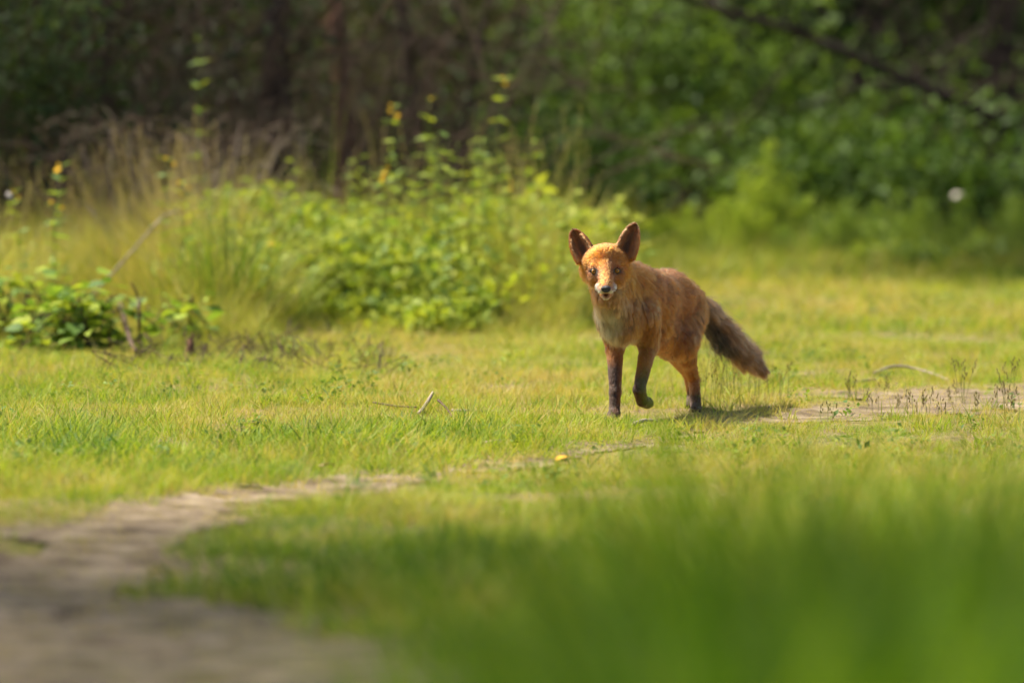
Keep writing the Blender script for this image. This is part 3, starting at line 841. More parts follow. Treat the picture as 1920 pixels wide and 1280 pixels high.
def tangle(name, label, px0, px1, y0, y1, n, mat):
    sp = Soup()
    for i in range(n):
        y = random.uniform(y0, y1); b = at(random.uniform(px0, px1), y); b.z = -.03
        sl = random.choice((-1, 1)) * random.uniform(.3, 1.3); h = random.uniform(.6, 1.7)
        q = [b, b + Vector((sl * .2, random.gauss(0, .1), h * .55)), b + Vector((sl * .6, random.gauss(0, .2), h)), b + Vector((sl * 1.1, random.gauss(0, .25), h * random.uniform(.6, 1.15)))]
        ln = smooth_line(wiggle(q, .04), 14)
        r = random.uniform(.003, .008)
        sp.add(tube(ln, np.linspace(r, r * .35, 14), 4, .2))
        for k in range(2):
            p0 = ln[random.randint(5, 12)]; e = p0 + Vector((random.gauss(0, .22), random.gauss(0, .12), random.gauss(.05, .16)))
            sp.add(tube(smooth_line([p0, p0.lerp(e, .5) + Vector((0, 0, random.gauss(0, .03))), e], 6), np.linspace(r * .5, r * .2, 6), 3))
    return tag(put(name, sp.mesh(name), mat), label, 'twigs', kind='stuff')
tangle('twig_tangle', 'tangle of arching bare brown twigs in the dark hollow behind the bank', -80, 1000, 24.8, 27.0, 210, M['browntwig'])
tangle('twig_tangle', 'tangle of dark bare twigs in the shade behind the low shrubs', 1450, 2050, 31.0, 33.5, 70, M['darkbark'])

# ------------------------------------------------------------------ weeds with yellow flowers on the bank
def flower_mesh():
    sp = Soup()
    for k in range(6):
        a = k * math.pi / 3
        R = np.array(Matrix.Rotation(a, 3, 'Z') @ Matrix.Rotation(.55, 3, 'X'))
        V_, T_ = LEAF_BROAD
        sp.add(((V_ * .013) @ R.T, T_))
    sp.add(tube([(0, 0, -.008), (0, 0, 0), (0, 0, .006)], [.002, .006, .003], 8))
    return sp.mesh('flower')
FLOWER = flower_mesh(); FLOWER.materials.append(M['petal'])
FLEAF = [mesh_tris('leaf', leaf_shape(5, w, .2, d)[0], leaf_shape(5, w, .2, d)[1]) for w, d in ((.17, .25), (.22, .1), (.14, .4))]
for me in FLEAF: me.materials.append(M['forb'])
def orient(o, d, roll=0.0, s=1.0):
    q = Vector(d).to_track_quat('Y', 'Z')
    o.rotation_euler = (q.to_matrix() @ Matrix.Rotation(roll, 3, 'Y')).to_euler()
    o.scale = (s, s, s)

def forb(label, base, h, nleaf, leaf, flowers=0, lean=(0, 0), group=None, name='flowering_weed', low=.12, cat='plant', lm=None):
    root = empty(name, base, label, cat, group)
    ln = smooth_line(wiggle([Vector((0, 0, -.03)), Vector((lean[0] * .3, lean[1] * .3, h * .45)), Vector((lean[0], lean[1], h))], .012), 14)
    put('stem', mesh_tris('stem', *tube(ln, np.linspace(.0032, .0014, 14), 6)), M['stem'], root)
    for i in range(nleaf):
        u = min(1, low + (1 - low) * (i + random.uniform(-.8, 1.2)) / nleaf)
        p_ = ln[min(13, int(u * 13.5))]
        a = i * 2.4 + random.gauss(0, .8)
        d = Vector((math.cos(a), math.sin(a), random.uniform(-.1, .75)))
        o = put('leaf', random.choice(lm or FLEAF), None, root, p_)
        orient(o, d, random.gauss(0, .35), leaf * random.uniform(.6, 1.2) * (1.15 - .55 * u))
    for i in range(flowers):
        o = put('flower', FLOWER, None, root, ln[13] + Vector((random.gauss(0, .014), random.gauss(0, .014), .006 - .022 * i)))
        orient(o, Vector((random.gauss(0, .4), random.gauss(0, .4) - .2, 1)), 0, random.uniform(.8, 1.25))
        o.rotation_euler = (random.gauss(.5, .4), random.gauss(0, .4), random.uniform(0, 6))
    return root

def top_h(py, y): return P(960, py, y).z
FLW = 'yellow flowered weeds'
special = [(738, 200, 22.0, 3, (.0, 0), 'tall weed topped by the highest orange-yellow bloom, beside a leafier one'), (800, 188, 22.3, 1, (.01, 0), 'tall leafy weed with a beaded tip and one small bloom'),
           (917, 150, 22.6, 2, (.06, 0), 'tallest slender weed with a long leafy spire'), (1000, 268, 22.4, 0, (.0, 0), 'slender pale spire of a weed at the shaded end of the bank'),
           (722, 318, 21.6, 3, (.0, 0), 'mid-height weed with two orange-yellow blooms on the bank'), (955, 335, 21.8, 3, (.0, 0), 'weed with yellow blooms below the tallest spire'),
           (105, 312, 21.4, 2, (.02, 0), 'weed with one yellow bloom and star-like leaves before the dead stems'), (98, 382, 20.9, 2, (.0, 0), 'short weed with a yellow bloom before the dead stems'),
           (28, 362, 21.2, 2, (-.01, 0), 'weed with a yellow bloom beside a pale curled leaf'), (312, 300, 21.8, 2, (.0, 0), 'weed with yellow bloom in the straw coloured grass'),
           (345, 345, 21.5, 3, (.0, 0), 'cluster-flowered yellow weed at the foot of the straw coloured grass'), (372, 74, 23.2, 0, (.01, 0), 'tall bare-tipped weed standing against the dark hollow'),
           (560, 300, 22.6, 0, (-.02, 0), 'weed with large bright yellow-green top leaves before the dark trunk'), (505, 462, 20.9, 1, (.0, 0), 'low weed with a tiny yellow bloom at the edge of the bank')]
for px, py, y, nf, lean, lab in special:
    h = top_h(py, y)
    forb(lab, at(px, y), h, int(18 + h * 34), .08, nf, lean, FLW if nf else None)
BW = 'leafy weeds crowded on the bank'
for i in range(76):
    px = random.gauss(820, 130) if i % 2 else random.uniform(560, 1070); y = random.uniform(21.2, 23.4)
    tp = np.interp(px, [560, 700, 800, 920, 1000, 1060], [400, 285, 250, 260, 330, 420]) + 150 * random.random() ** 1.4
    h = max(.16, top_h(tp, y))
    tallw = h > .5
    forb('tall leafy weed without bloom rising out of the crowd on the bank' if tallw else 'low leafy yellow-green weed without bloom, crowded among others on the bank', at(px, y), h, int(16 + h * 50), random.uniform(.045, .07), 0, (random.gauss(0, .05), random.gauss(0, .05)), 'tall leafy weeds on the bank' if tallw else BW, 'leafy_weed')
for i in range(30):
    px = random.uniform(-20, 560) if i > 12 else random.uniform(-20, 140); y = random.uniform(20.8, 22.6)
    forb('small leafy weed without bloom among the tall bank grass', at(px, y), random.uniform(.18, .42), 10, .07, 0, (random.gauss(0, .05), 0), 'leafy weeds among the bank grass', 'leafy_weed')

# bramble at the left, its larger leaves one by one
BLEAF = [mesh_tris('leaf', *leaf_shape(6, w, .15, d)) for w, d in ((.36, .2), (.42, .1), (.32, .35))]
for me in BLEAF: me.materials.append(M['bramble'])
def bramble(label, base, sx, sy, h, ncane, nleaf, leaf=.062):
    root = empty('bramble', base, label, 'bramble', None)
    lines = []
    for i in range(ncane):
        a = random.uniform(0, 6.283); rr = random.uniform(.5, 1)
        b = Vector((random.gauss(0, .06), random.gauss(0, .05), -.03))
        e = Vector((math.cos(a) * rr * sx, math.sin(a) * rr * sy, random.uniform(.02, .5) * h))
        ln = smooth_line([b, b.lerp(e, .5) + Vector((0, 0, h * random.uniform(.55, .95))), e], 14)
        lines.append(ln)
        put('cane', mesh_tris('cane', *tube(ln, np.linspace(.004, .0016, 14), 5)), M['browntwig'], root)
    for i in range(nleaf):
        ln = random.choice(lines)
        p_ = ln[random.randint(2, 13)] + Vector((random.gauss(0, .05), random.gauss(0, .05), random.gauss(.01, .03)))
        p_.z = max(.03, p_.z)
        a = random.uniform(0, 6.283)
        o = put('leaf', random.choice(BLEAF), None, root, p_)
        orient(o, Vector((math.cos(a), math.sin(a), random.gauss(.1, .3))), random.gauss(0, .4), leaf * random.uniform(.55, 1.25))
    return root
bramble('broad-leaved bramble mound, the larger one beside the short dead stump', at(150, 19.6), .36, .24, .21, 18, 280)
bramble('smaller bramble mound spreading behind the larger mound', at(20, 20.3), .30, .22, .24, 12, 130)
bramble('low bramble shoots where the mound meets the tussock', at(300, 20.2), .22, .18, .17, 8, 60)

# ------------------------------------------------------------------ grass clumps and stalks that stand out
def clump(name, label, base, n, h, w, r, mat, cat='grass clump', bend=(.05, .5), lean=(0, .22), tint=(0, 1), group=None, upto=260):
    root = empty(name, base, label, cat, group)
    for i in range(min(n, upto)):
        a = random.uniform(0, 6.283); q = r * math.sqrt(random.random())
        V_, T_ = blade(np.array([q * math.cos(a), q * math.sin(a), -.02]), a + random.gauss(0, .7), h * random.uniform(.45, 1.05), w * random.uniform(.7, 1.2), random.uniform(*lean), random.uniform(*bend), 6)
        put('blade', mesh_tris('blade', V_, T_, {'tint': ('FLOAT', np.full(len(V_), random.uniform(*tint)))}), mat, root)
    return root
clump('grass_tussock', 'dark green arching grass tussock rising from the bank', at(425, 21.0), 190, .62, .007, .10, M['blade'], bend=(.05, .75), tint=(.2, 1))
clump('grass_tussock', 'smaller green tussock leaning over the edge of the bank beside the dark one', at(520, 21.2), 120, .42, .006, .10, M['blade'], bend=(.2, .9), tint=(0, .7))
clump('dry_grass_clump', 'straw coloured dry grass clump at the top of the bank', at(375, 22.3), 180, .80, .004, .12, M['dryblade'], bend=(.05, .4), tint=(0, .8))
clump('dry_grass_clump', 'thin straw coloured grass clump before the dead stems', at(265, 22.4), 110, .72, .0035, .12, M['dryblade'], bend=(.05, .5), tint=(0, 1))
clump('reed_stalks', 'few tall upright green stalks before the dark trunk', at(588, 24.0), 14, 1.1, .006, .06, M['blade'], bend=(0, .12), lean=(-.02, .1), tint=(.2, .7), cat='reeds')
# ------------------------------------------------------------------ the fox
def fox_prims():
    """bones of the body: (start, end, start radius, end radius, blend, hair length, region, hair direction)"""
    B = []
    def bone(a, b, ra, rb, k, hl, reg, d=None, lift=.35):
        a = Vector(P(*a)); b = Vector(P(*b))
        d = Vector(d) if d is not None else (b - a)
        B.append((np.array(a), np.array(b), ra, rb, k, hl, reg, np.array(d.normalized()), lift))
    back = (.38, .90, -.30)
    # trunk
    bone((1178, 566, 16.08), (1216, 562, 16.22), .075, .075, .03, .026, 'body', back)
    bone((1216, 562, 16.22), (1250, 557, 16.36), .075, .069, .03, .026, 'body', back)
    bone((1250, 557, 16.36), (1274, 567, 16.47), .069, .065, .03, .024, 'body', back)
    bone((1170, 604, 16.04), (1222, 612, 16.22), .050, .046, .03, .024, 'body', (.38, .8, -.5))
    bone((1222, 612, 16.22), (1262, 612, 16.38), .046, .042, .03, .020, 'body', (.38, .8, -.5))
    bone((1166, 582, 16.00), (1163, 612, 16.00), .048, .044, .03, .028, 'body', (0, .25, -1))
    bone((1232, 630, 16.28), (1262, 646, 16.40), .044, .046, .03, .010, 'body', (.2, .6, -.8))
    # neck and throat
    bone((1140, 520, 15.92), (1166, 566, 16.05), .046, .062, .03, .028, 'body', (.1, .5, -.8))
    bone((1140, 548, 15.90), (1153, 590, 15.99), .032, .044, .03, .030, 'body', (0, .2, -1))
    bone((1158, 512, 15.98), (1198, 540, 16.12), .042, .062, .03, .026, 'body', back)
    # skull, cheeks, muzzle, jaw
    bone((1125, 484, 15.850), (1146, 483, 15.850), .0345, .0345, .02, .008, 'head', (0, 1, .25), .25)
    bone((1136, 494, 15.87), (1140, 500, 15.92), .044, .046, .02, .010, 'head', (0, 1, .05), .3)
    bone((1110, 494, 15.856), (1160, 493, 15.856), .027, .027, .02, .010, 'head', (0, 1, -.1), .3)
    bone((1103, 505, 15.868), (1117, 523, 15.84), .019, .020, .018, .019, 'head', (-.65, .55, -.6), .5)
    bone((1168, 504, 15.868), (1155, 523, 15.84), .019, .020, .018, .019, 'head', (.65, .55, -.6), .5)
    bone((1136, 482, 15.838), (1136, 508, 15.815), .030, .026, .028, .008, 'head', (0, 1, .35), .22)
    bone((1120, 488, 15.842), (1120, 512, 15.826), .020, .019, .022, .009, 'head', (-.2, 1, .1), .25)
    bone((1152, 487, 15.842), (1152, 511, 15.826), .020, .019, .022, .009, 'head', (.2, 1, .1), .25)
    bone((1135.5, 510, 15.822), (1136, 534, 15.752), .0265, .0150, .016, .007, 'head', (0, 1, .12), .22)
    bone((1135.5, 502, 15.806), (1136, 528, 15.760), .018, .0110, .012, .006, 'head', (0, 1, .2), .2)
    bone((1125, 538, 15.780), (1128.5, 544, 15.744), .014, .0095, .010, .006, 'head', (-.5, 1, -.25), .22)
    bone((1147, 538, 15.780), (1143.5, 544, 15.744), .014, .0095, .010, .006, 'head', (.5, 1, -.25), .22)
    bone((1136, 536, 15.752), (1136, 541, 15.736), .0135, .0105, .008, .004, 'head', (0, 1, .1), .2)
    bone((1136, 546, 15.83), (1136, 557.0, 15.768), .022, .0090, .006, .004, 'head', (0, 1, -.3), .15)
    bone((1118, 500, 15.815), (1124, 506, 15.808), .011, .009, .014, .006, 'head', (-.3, 1, .3), .2)
    bone((1153, 499, 15.815), (1148, 505, 15.808), .011, .009, .014, .006, 'head', (.3, 1, .3), .2)
    # right fore leg, planted
    bone((1150, 596, 16.07), (1153, 648, 16.07), .044, .024, .03, .018, 'leg_rf', (0, .15, -1))
    bone((1153, 648, 16.07), (1153.5, 735, 16.02), .0240, .0155, .012, .007, 'leg_rf', None, .25)
    bone((1153.5, 735, 16.02), (1152, 773, 16.00), .0160, .0148, .008, .005, 'leg_rf', None, .25)
    bone((1151, 777, 15.992), (1147, 782, 15.965), .0185, .0150, .006, .006, 'leg_rf', (-.2, -1, -.3), .2)
    for dx in (-10, -4.5, 1.5, 7):
        bone((1150 + dx * .7, 780, 15.975), (1145 + dx, 785, 15.947 + abs(dx + 1.5) * .0012), .0075, .0070, .004, .003, 'leg_rf', (-.2, -1, -.3), .2)
    # left fore leg, lifted with the wrist bent
    bone((1206, 592, 16.05), (1216, 648, 16.10), .046, .026, .03, .018, 'leg_lf', (0, .15, -1))
    bone((1216, 648, 16.10), (1199, 728, 15.985), .0240, .0158, .012, .007, 'leg_lf', None, .25)
    bone((1198.5, 731, 15.98), (1204, 750, 16.015), .0172, .0160, .008, .005, 'leg_lf', None, .25)
    bone((1205, 751, 16.02), (1214, 755, 16.045), .0175, .0165, .006, .006, 'leg_lf', None, .2)
    for dx in (-6, -1, 4, 8):
        bone((1212 + dx * .5, 753, 16.045), (1213 + dx, 760 - abs(dx - 1) * .3, 16.052), .0075, .0072, .004, .003, 'leg_lf', (.3, .3, -1), .2)
    # left hind leg, planted
    bone((1283, 588, 16.44), (1280, 640, 16.36), .064, .042, .03, .020, 'leg_lh', (.15, .4, -1))
    bone((1280, 640, 16.36), (1288, 672, 16.42), .038, .0245, .02, .014, 'leg_lh', (.1, .3, -1))
    bone((1288, 672, 16.42), (1301, 712, 16.52), .0245, .0150, .012, .008, 'leg_lh', None, .25)
    bone((1301, 712, 16.52), (1305, 762, 16.45), .0160, .0150, .008, .006, 'leg_lh', None, .25)
    bone((1305, 763, 16.445), (1303, 770, 16.40), .0150, .0140, .006, .005, 'leg_lh', (-.2, -1, -.3), .2)
    for dx in (-8, -3, 2, 7):
        bone((1304 + dx * .6, 768, 16.41), (1303 + dx, 772, 16.385), .0075, .0070, .004, .003, 'leg_lh', (-.2, -1, -.3), .2)
    # right hind leg, pushing off behind
    bone((1240, 598, 16.46), (1252, 644, 16.44), .052, .036, .03, .018, 'leg_rh', (.15, .4, -1))
    bone((1252, 644, 16.44), (1290, 700, 16.66), .032, .0140, .02, .010, 'leg_rh', None, .25)
    bone((1290, 700, 16.66), (1298, 745, 16.68), .0140, .0125, .008, .006, 'leg_rh', None, .25)
    bone((1298, 747, 16.68), (1294, 758, 16.63), .0145, .0130, .006, .005, 'leg_rh', (-.2, -1, -.3), .2)
    for dx in (-7, -2, 3, 7):
        bone((1297 + dx * .5, 755, 16.64), (1295 + dx, 761, 16.61), .0075, .0070, .004, .003, 'leg_rh', (-.2, -1, -.3), .2)
    # brush
    bone((1284, 562, 16.52), (1324, 588, 16.59), .034, .026, .02, .036, 'tail', None, .55)
    bone((1324, 588, 16.59), (1360, 630, 16.65), .026, .027, .02, .040, 'tail', None, .62)
    bone((1360, 630, 16.65), (1402, 669, 16.70), .027, .024, .02, .040, 'tail', None, .60)
    bone((1402, 669, 16.70), (1426, 692, 16.72), .024, .014, .02, .028, 'tail', None, .30)
    return B

def cone_d(p, a, b, ra, rb):
    ba = b - a
    t = np.clip(((p - a) @ ba) / (ba @ ba), 0, 1)
    return np.linalg.norm(p - a - t[..., None] * ba, axis=-1) - (ra + (rb - ra) * t)

def smin(a, b, k):
    h = np.maximum(k - np.abs(a - b), 0) / k
    return np.minimum(a, b) - h * h * k * .25

def ear_points(base, tip, half_w, side, facing):
    base, tip, facing = Vector(base), Vector(tip), Vector(facing).normalized()
    up = tip - base; H = up.length; up.normalize()
    s = up.cross(facing).normalized() * side
    f = s.cross(up).normalized() * side
    if f.dot(facing) < 0: f = -f
    pts = []; uv = []
    for i in range(34):
        u = i / 33
        w = half_w * (1 - u ** 2.3) ** .66 * (1.0 - .10 * (1 - u) ** 2) + .0012
        for j in range(25):
            v = j / 12 - 1
            # a cup: the middle lies back, the edges curl forward
            pts.append(base + up * (H * u) + s * (w * v) - f * (w * .85 * (1 - v * v) - .25 * w) - f * (.010 * u * u))
            uv.append((u, v))
    return np.array([tuple(q) for q in pts]), np.array(uv), np.array(f)

BONES = fox_prims()
EARS = [ear_points(P(1101, 486, 15.846), P(1072.5, 429.5, 15.872), .0315, 1, (-.20, -1, .12)),
        ear_points(P(1169, 481, 15.846), P(1192.5, 418.0, 15.872), .0315, 1, (.20, -1, .12))]

def body_sdf(p, ears=True):
    d = np.full(p.shape[:-1], .2)
    for a, b, ra, rb, k, hl, reg, dr, lf in BONES:
        d = smin(d, cone_d(p, a, b, ra, rb), k)
    return d

def surface_nets(fun_boxes, lo, hi, h):
    n = np.ceil((hi - lo) / h).astype(int) + 1
    D = np.full(n, .06, np.float32)
    for blo, bhi, f, k in fun_boxes:
        i0 = np.clip(np.floor((blo - lo) / h).astype(int), 0, n - 1); i1 = np.clip(np.ceil((bhi - lo) / h).astype(int) + 1, 1, n)
        ax = [lo[j] + h * np.arange(i0[j], i1[j]) for j in range(3)]
        p = np.stack(np.meshgrid(*ax, indexing='ij'), -1)
        sl = tuple(slice(i0[j], i1[j]) for j in range(3))
        D[sl] = smin(D[sl], f(p), k) if k > 0 else np.maximum(D[sl], f(p))
    S = D < 0
    c = np.zeros(np.array(n) - 1, np.int8)
    for dx in (0, 1):
        for dy in (0, 1):
            for dz in (0, 1):
                c += S[dx:n[0] - 1 + dx, dy:n[1] - 1 + dy, dz:n[2] - 1 + dz]
    act = np.argwhere((c > 0) & (c < 8))
    vid = np.full(np.array(n) - 1, -1, np.int64)
    vid[act[:, 0], act[:, 1], act[:, 2]] = np.arange(len(act))
    acc = np.zeros((len(act), 3)); cnt = np.zeros(len(act))
    cor = [(x, y, z) for x in (0, 1) for y in (0, 1) for z in (0, 1)]
    for i, A in enumerate(cor):
        for B_ in cor[i + 1:]:
            if sum(abs(A[j] - B_[j]) for j in range(3)) != 1: continue
            da = D[act[:, 0] + A[0], act[:, 1] + A[1], act[:, 2] + A[2]]; db = D[act[:, 0] + B_[0], act[:, 1] + B_[1], act[:, 2] + B_[2]]
            m = (da < 0) != (db < 0)
            t = np.where(m, da / np.where(m, da - db, 1), 0)
            q = np.array(A) + t[:, None] * (np.array(B_) - np.array(A))
            acc[m] += q[m]; cnt[m] += 1
    V = lo + h * (act + acc / cnt[:, None])
    Q = []
    for ax in range(3):
        o1, o2 = [(1, 2), (2, 0), (0, 1)][ax]
        sl0 = [slice(None)] * 3; sl1 = [slice(None)] * 3
        sl0[ax] = slice(0, n[ax] - 1); sl1[ax] = slice(1, n[ax])
        a = S[tuple(sl0)]; b = S[tuple(sl1)]
        e = np.argwhere(a != b)
        e = e[(e[:, o1] > 0) & (e[:, o2] > 0) & (e[:, o1] < n[o1] - 1) & (e[:, o2] < n[o2] - 1)]
        inside = S[e[:, 0], e[:, 1], e[:, 2]]
        def v(d1, d2):
            q = e.copy(); q[:, o1] -= d1; q[:, o2] -= d2
            return vid[q[:, 0], q[:, 1], q[:, 2]]
        q = np.stack([v(1, 1), v(0, 1), v(0, 0), v(1, 0)], -1)
        q[~inside] = q[~inside][:, ::-1]
        Q.append(q)
    return V, np.concatenate(Q)

def fox_colour(p, nrm, reg_w, ear_u, ear_v, ear_front):
    """coat colours from anatomy (reflectance) with some painted light and shade; p in world metres"""
    N = len(p)
    nz = fbm(p[:, 0] * 60 + p[:, 2] * 47, p[:, 1] * 55 + p[:, 2] * 21, 77)
    nz2 = fbm(p[:, 0] * 18 + p[:, 1] * 9, p[:, 2] * 20 + p[:, 1] * 11, 78)
    rust = np.array([.42, .158, .046]); orange = np.array([.45, .152, .038]); brown = np.array([.20, .082, .032])
    cream = np.array([.62, .50, .36]); white = np.array([.86, .82, .76]); black = np.array([.022, .018, .016]); grey = np.array([.24, .17, .115])
    c = np.tile(rust, (N, 1)) * (.8 + .4 * nz[:, None])
    def lerp(c, tgt, w):
        w = np.clip(w, 0, 1)[:, None]
        return c * (1 - w) + tgt * w
    def blob(q, r, pw=2):
        return np.exp(-(np.linalg.norm((p - np.array(q)) / np.array(r), axis=1)) ** pw)
    def near(px, py, y, r): return blob(P(px, py, y), r)
    R = reg_w
    # darker guard hair in patches along the flank and over the shoulder
    c = lerp(c, brown, R['body'] * np.clip((nz2 - .40) * 4.0, 0, .8))
    for q, r in (((1262, 560, 16.34), (.035, .05, .035)), ((1252, 600, 16.30), (.035, .05, .022)), ((1265, 613, 16.34), (.03, .05, .016)), ((1205, 590, 16.05), (.03, .05, .03)),
                 ((1240, 605, 16.25), (.02, .05, .03))):
        c = lerp(c, np.array([.05, .026, .017]), .85 * blob(P(*q), r) * (.55 + .8 * nz))
    c = lerp(c, np.array([.03, .022, .018]), .9 * near(1180, 604, 15.98, (.012, .04, .009)))
    # top of the back paler and warm: sunlight painted into the coat
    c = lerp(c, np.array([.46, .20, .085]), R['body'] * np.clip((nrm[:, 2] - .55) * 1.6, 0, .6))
    # chest, throat and belly: cream to grey, mixed
    ch = 1.3 * blob(P(1142, 592, 15.95), (.046, .09, .078), 3) + .8 * blob(P(1185, 640, 16.0), (.050, .08, .022), 3)
    c = lerp(c, cream * .85 + .25 * (nz[:, None] - .5), (.80 * ch * (.55 + .8 * nz)))
    c = lerp(c, np.array([.30, .17, .09]), .75 * near(1256, 665, 16.40, (.05, .14, .05)))
    # head
    c = lerp(c, orange * (.86 + .28 * nz[:, None]), R['head'] * .95 * np.clip(1.9 - np.linalg.norm((p - np.array(P(1136, 495, 15.83))) / np.array((.085, .09, .07)), axis=1), 0, 1))
    c = lerp(c, np.array([.30, .11, .05]), R['head'] * .65 * near(1144, 494, 15.80, (.012, .03, .016)))
    for px, s in ((1113.4, -1), (1157, 1)):
        c = lerp(c, np.array([.10, .045, .025]), R['head'] * .85 * near(px - s * 8, 515, 15.80, (.010, .03, .012)))     # tear line, strengthened as painted shading beside the muzzle
        c = lerp(c, np.array([.13, .055, .028]), R['head'] * .85 * near(1136 + s * 15.5, 527, 15.79, (.006, .03, .011)))
        c = lerp(c, np.array([.16, .07, .03]), R['head'] * .8 * near(px + s * 3, 519, 15.81, (.013, .03, .009)))
        c = lerp(c, black, R['head'] * near(px, 508.5, 15.80, (.0165, .035, .0098)) * 1.6)
        c = lerp(c, white, R['head'] * 1.35 * near(1136 + s * 16, 541, 15.775, (.011, .020, .0095)))                     # white upper lip
        c = lerp(c, white, R['head'] * 1.3 * near(1136 + s * 10, 547, 15.745, (.009, .018, .006)))
        c = lerp(c, cream, R['head'] * .75 * near(1136 + s * 27, 546, 15.83, (.020, .03, .018)))
        c = lerp(c, black, R['head'] * .55 * near(1136 + s * 12, 541.5, 15.752, (.004, .012, .005)))
    c = lerp(c, np.array([.58, .30, .11]), R['head'] * .6 * near(1136, 530, 15.75, (.011, .02, .009)))                   # top of the muzzle
    c = lerp(c, cream, R['head'] * 1.3 * near(1136, 563, 15.765, (.014, .03, .008)))                                     # chin
    c = lerp(c, black, R['head'] * 1.3 * near(1137, 553.2, 15.75, (.0165, .024, .0045)))                                   # mouth
    c = lerp(c, cream * .9, R['head'] * .8 * near(1136, 585, 15.90, (.05, .08, .030)))
    # ears: dark hollow, tawny edges, blackish back and rim
    e = ear_u >= 0
    hollow = np.clip(1.25 - (np.abs(ear_v) / .44) ** 2, 0, 1) * np.clip(1.45 - ear_u * 1.15, .2, 1) * ear_front
    ec = np.tile(np.array([.36, .135, .048]), (N, 1)) * (.7 + .6 * nz[:, None])
    ec = lerp(ec, np.array([.035, .022, .016]), hollow * .85)
    ec = lerp(ec, np.array([.07, .035, .02]), (1 - ear_front) * np.clip((ear_u - .15) * 2, 0, 1))
    ec = lerp(ec, np.array([.09, .04, .022]), np.clip((ear_u - .80) * 5, 0, .8))
    c = np.where(e[:, None], lerp(c, ec, np.clip(ear_u * 6, 0, 1)), c)
    # black stockings with rusty sides
    for reg, ytop in (('leg_rf', 672), ('leg_lf', 690), ('leg_lh', 735), ('leg_rh', 735)):
        ref = 16.0 if reg[-1] == 'f' else 16.45
        zt = P(1200, ytop, ref).z
        w = R[reg] * np.clip((zt + .02 - p[:, 2]) / .05, 0, 1) * (.96 - .5 * np.clip(nrm[:, 0] * 1.5 - .2, 0, 1) * (reg == 'leg_rf'))
        c = lerp(c, np.array([.036, .023, .016]), np.maximum(w, .9 * R[reg] * np.clip((.06 - p[:, 2]) / .02, 0, 1) * (reg != 'leg_lf')))
        c = lerp(c, np.array([.30, .115, .045]), R[reg] * .7 * np.clip((p[:, 2] - zt) / .05, 0, 1))
    # brush: grizzled brown above, black below near the root, dark towards the tip
    t0, t1 = np.array(P(1282, 566, 16.53)), np.array(P(1424, 692, 16.72))
    tt = ((p - t0) @ (t1 - t0)) / ((t1 - t0) @ (t1 - t0))
    tc = np.tile(np.array([.24, .135, .065]), (N, 1)) * (.6 + .8 * nz[:, None])
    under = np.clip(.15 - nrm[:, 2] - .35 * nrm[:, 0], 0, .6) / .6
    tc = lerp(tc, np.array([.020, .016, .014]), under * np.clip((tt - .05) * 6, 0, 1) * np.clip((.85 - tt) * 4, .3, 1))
    tc = lerp(tc, np.array([.12, .07, .04]), np.clip((tt - .7) * 3, 0, .6))
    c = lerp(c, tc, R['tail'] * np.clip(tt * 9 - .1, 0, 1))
    lum = c @ np.array([.3, .55, .15])
    sat = 1 - c.min(1) / c.max(1)
    c = np.clip(lum[:, None] + (c - lum[:, None]) * 1.15, .004, 1)
    f = np.clip((sat - .40) / .4, 0, 1)[:, None]
    return np.clip(c * (np.array([.80, .76, .70]) * (1 - f) + np.array([.78, .60, .54]) * f), .006, .9)

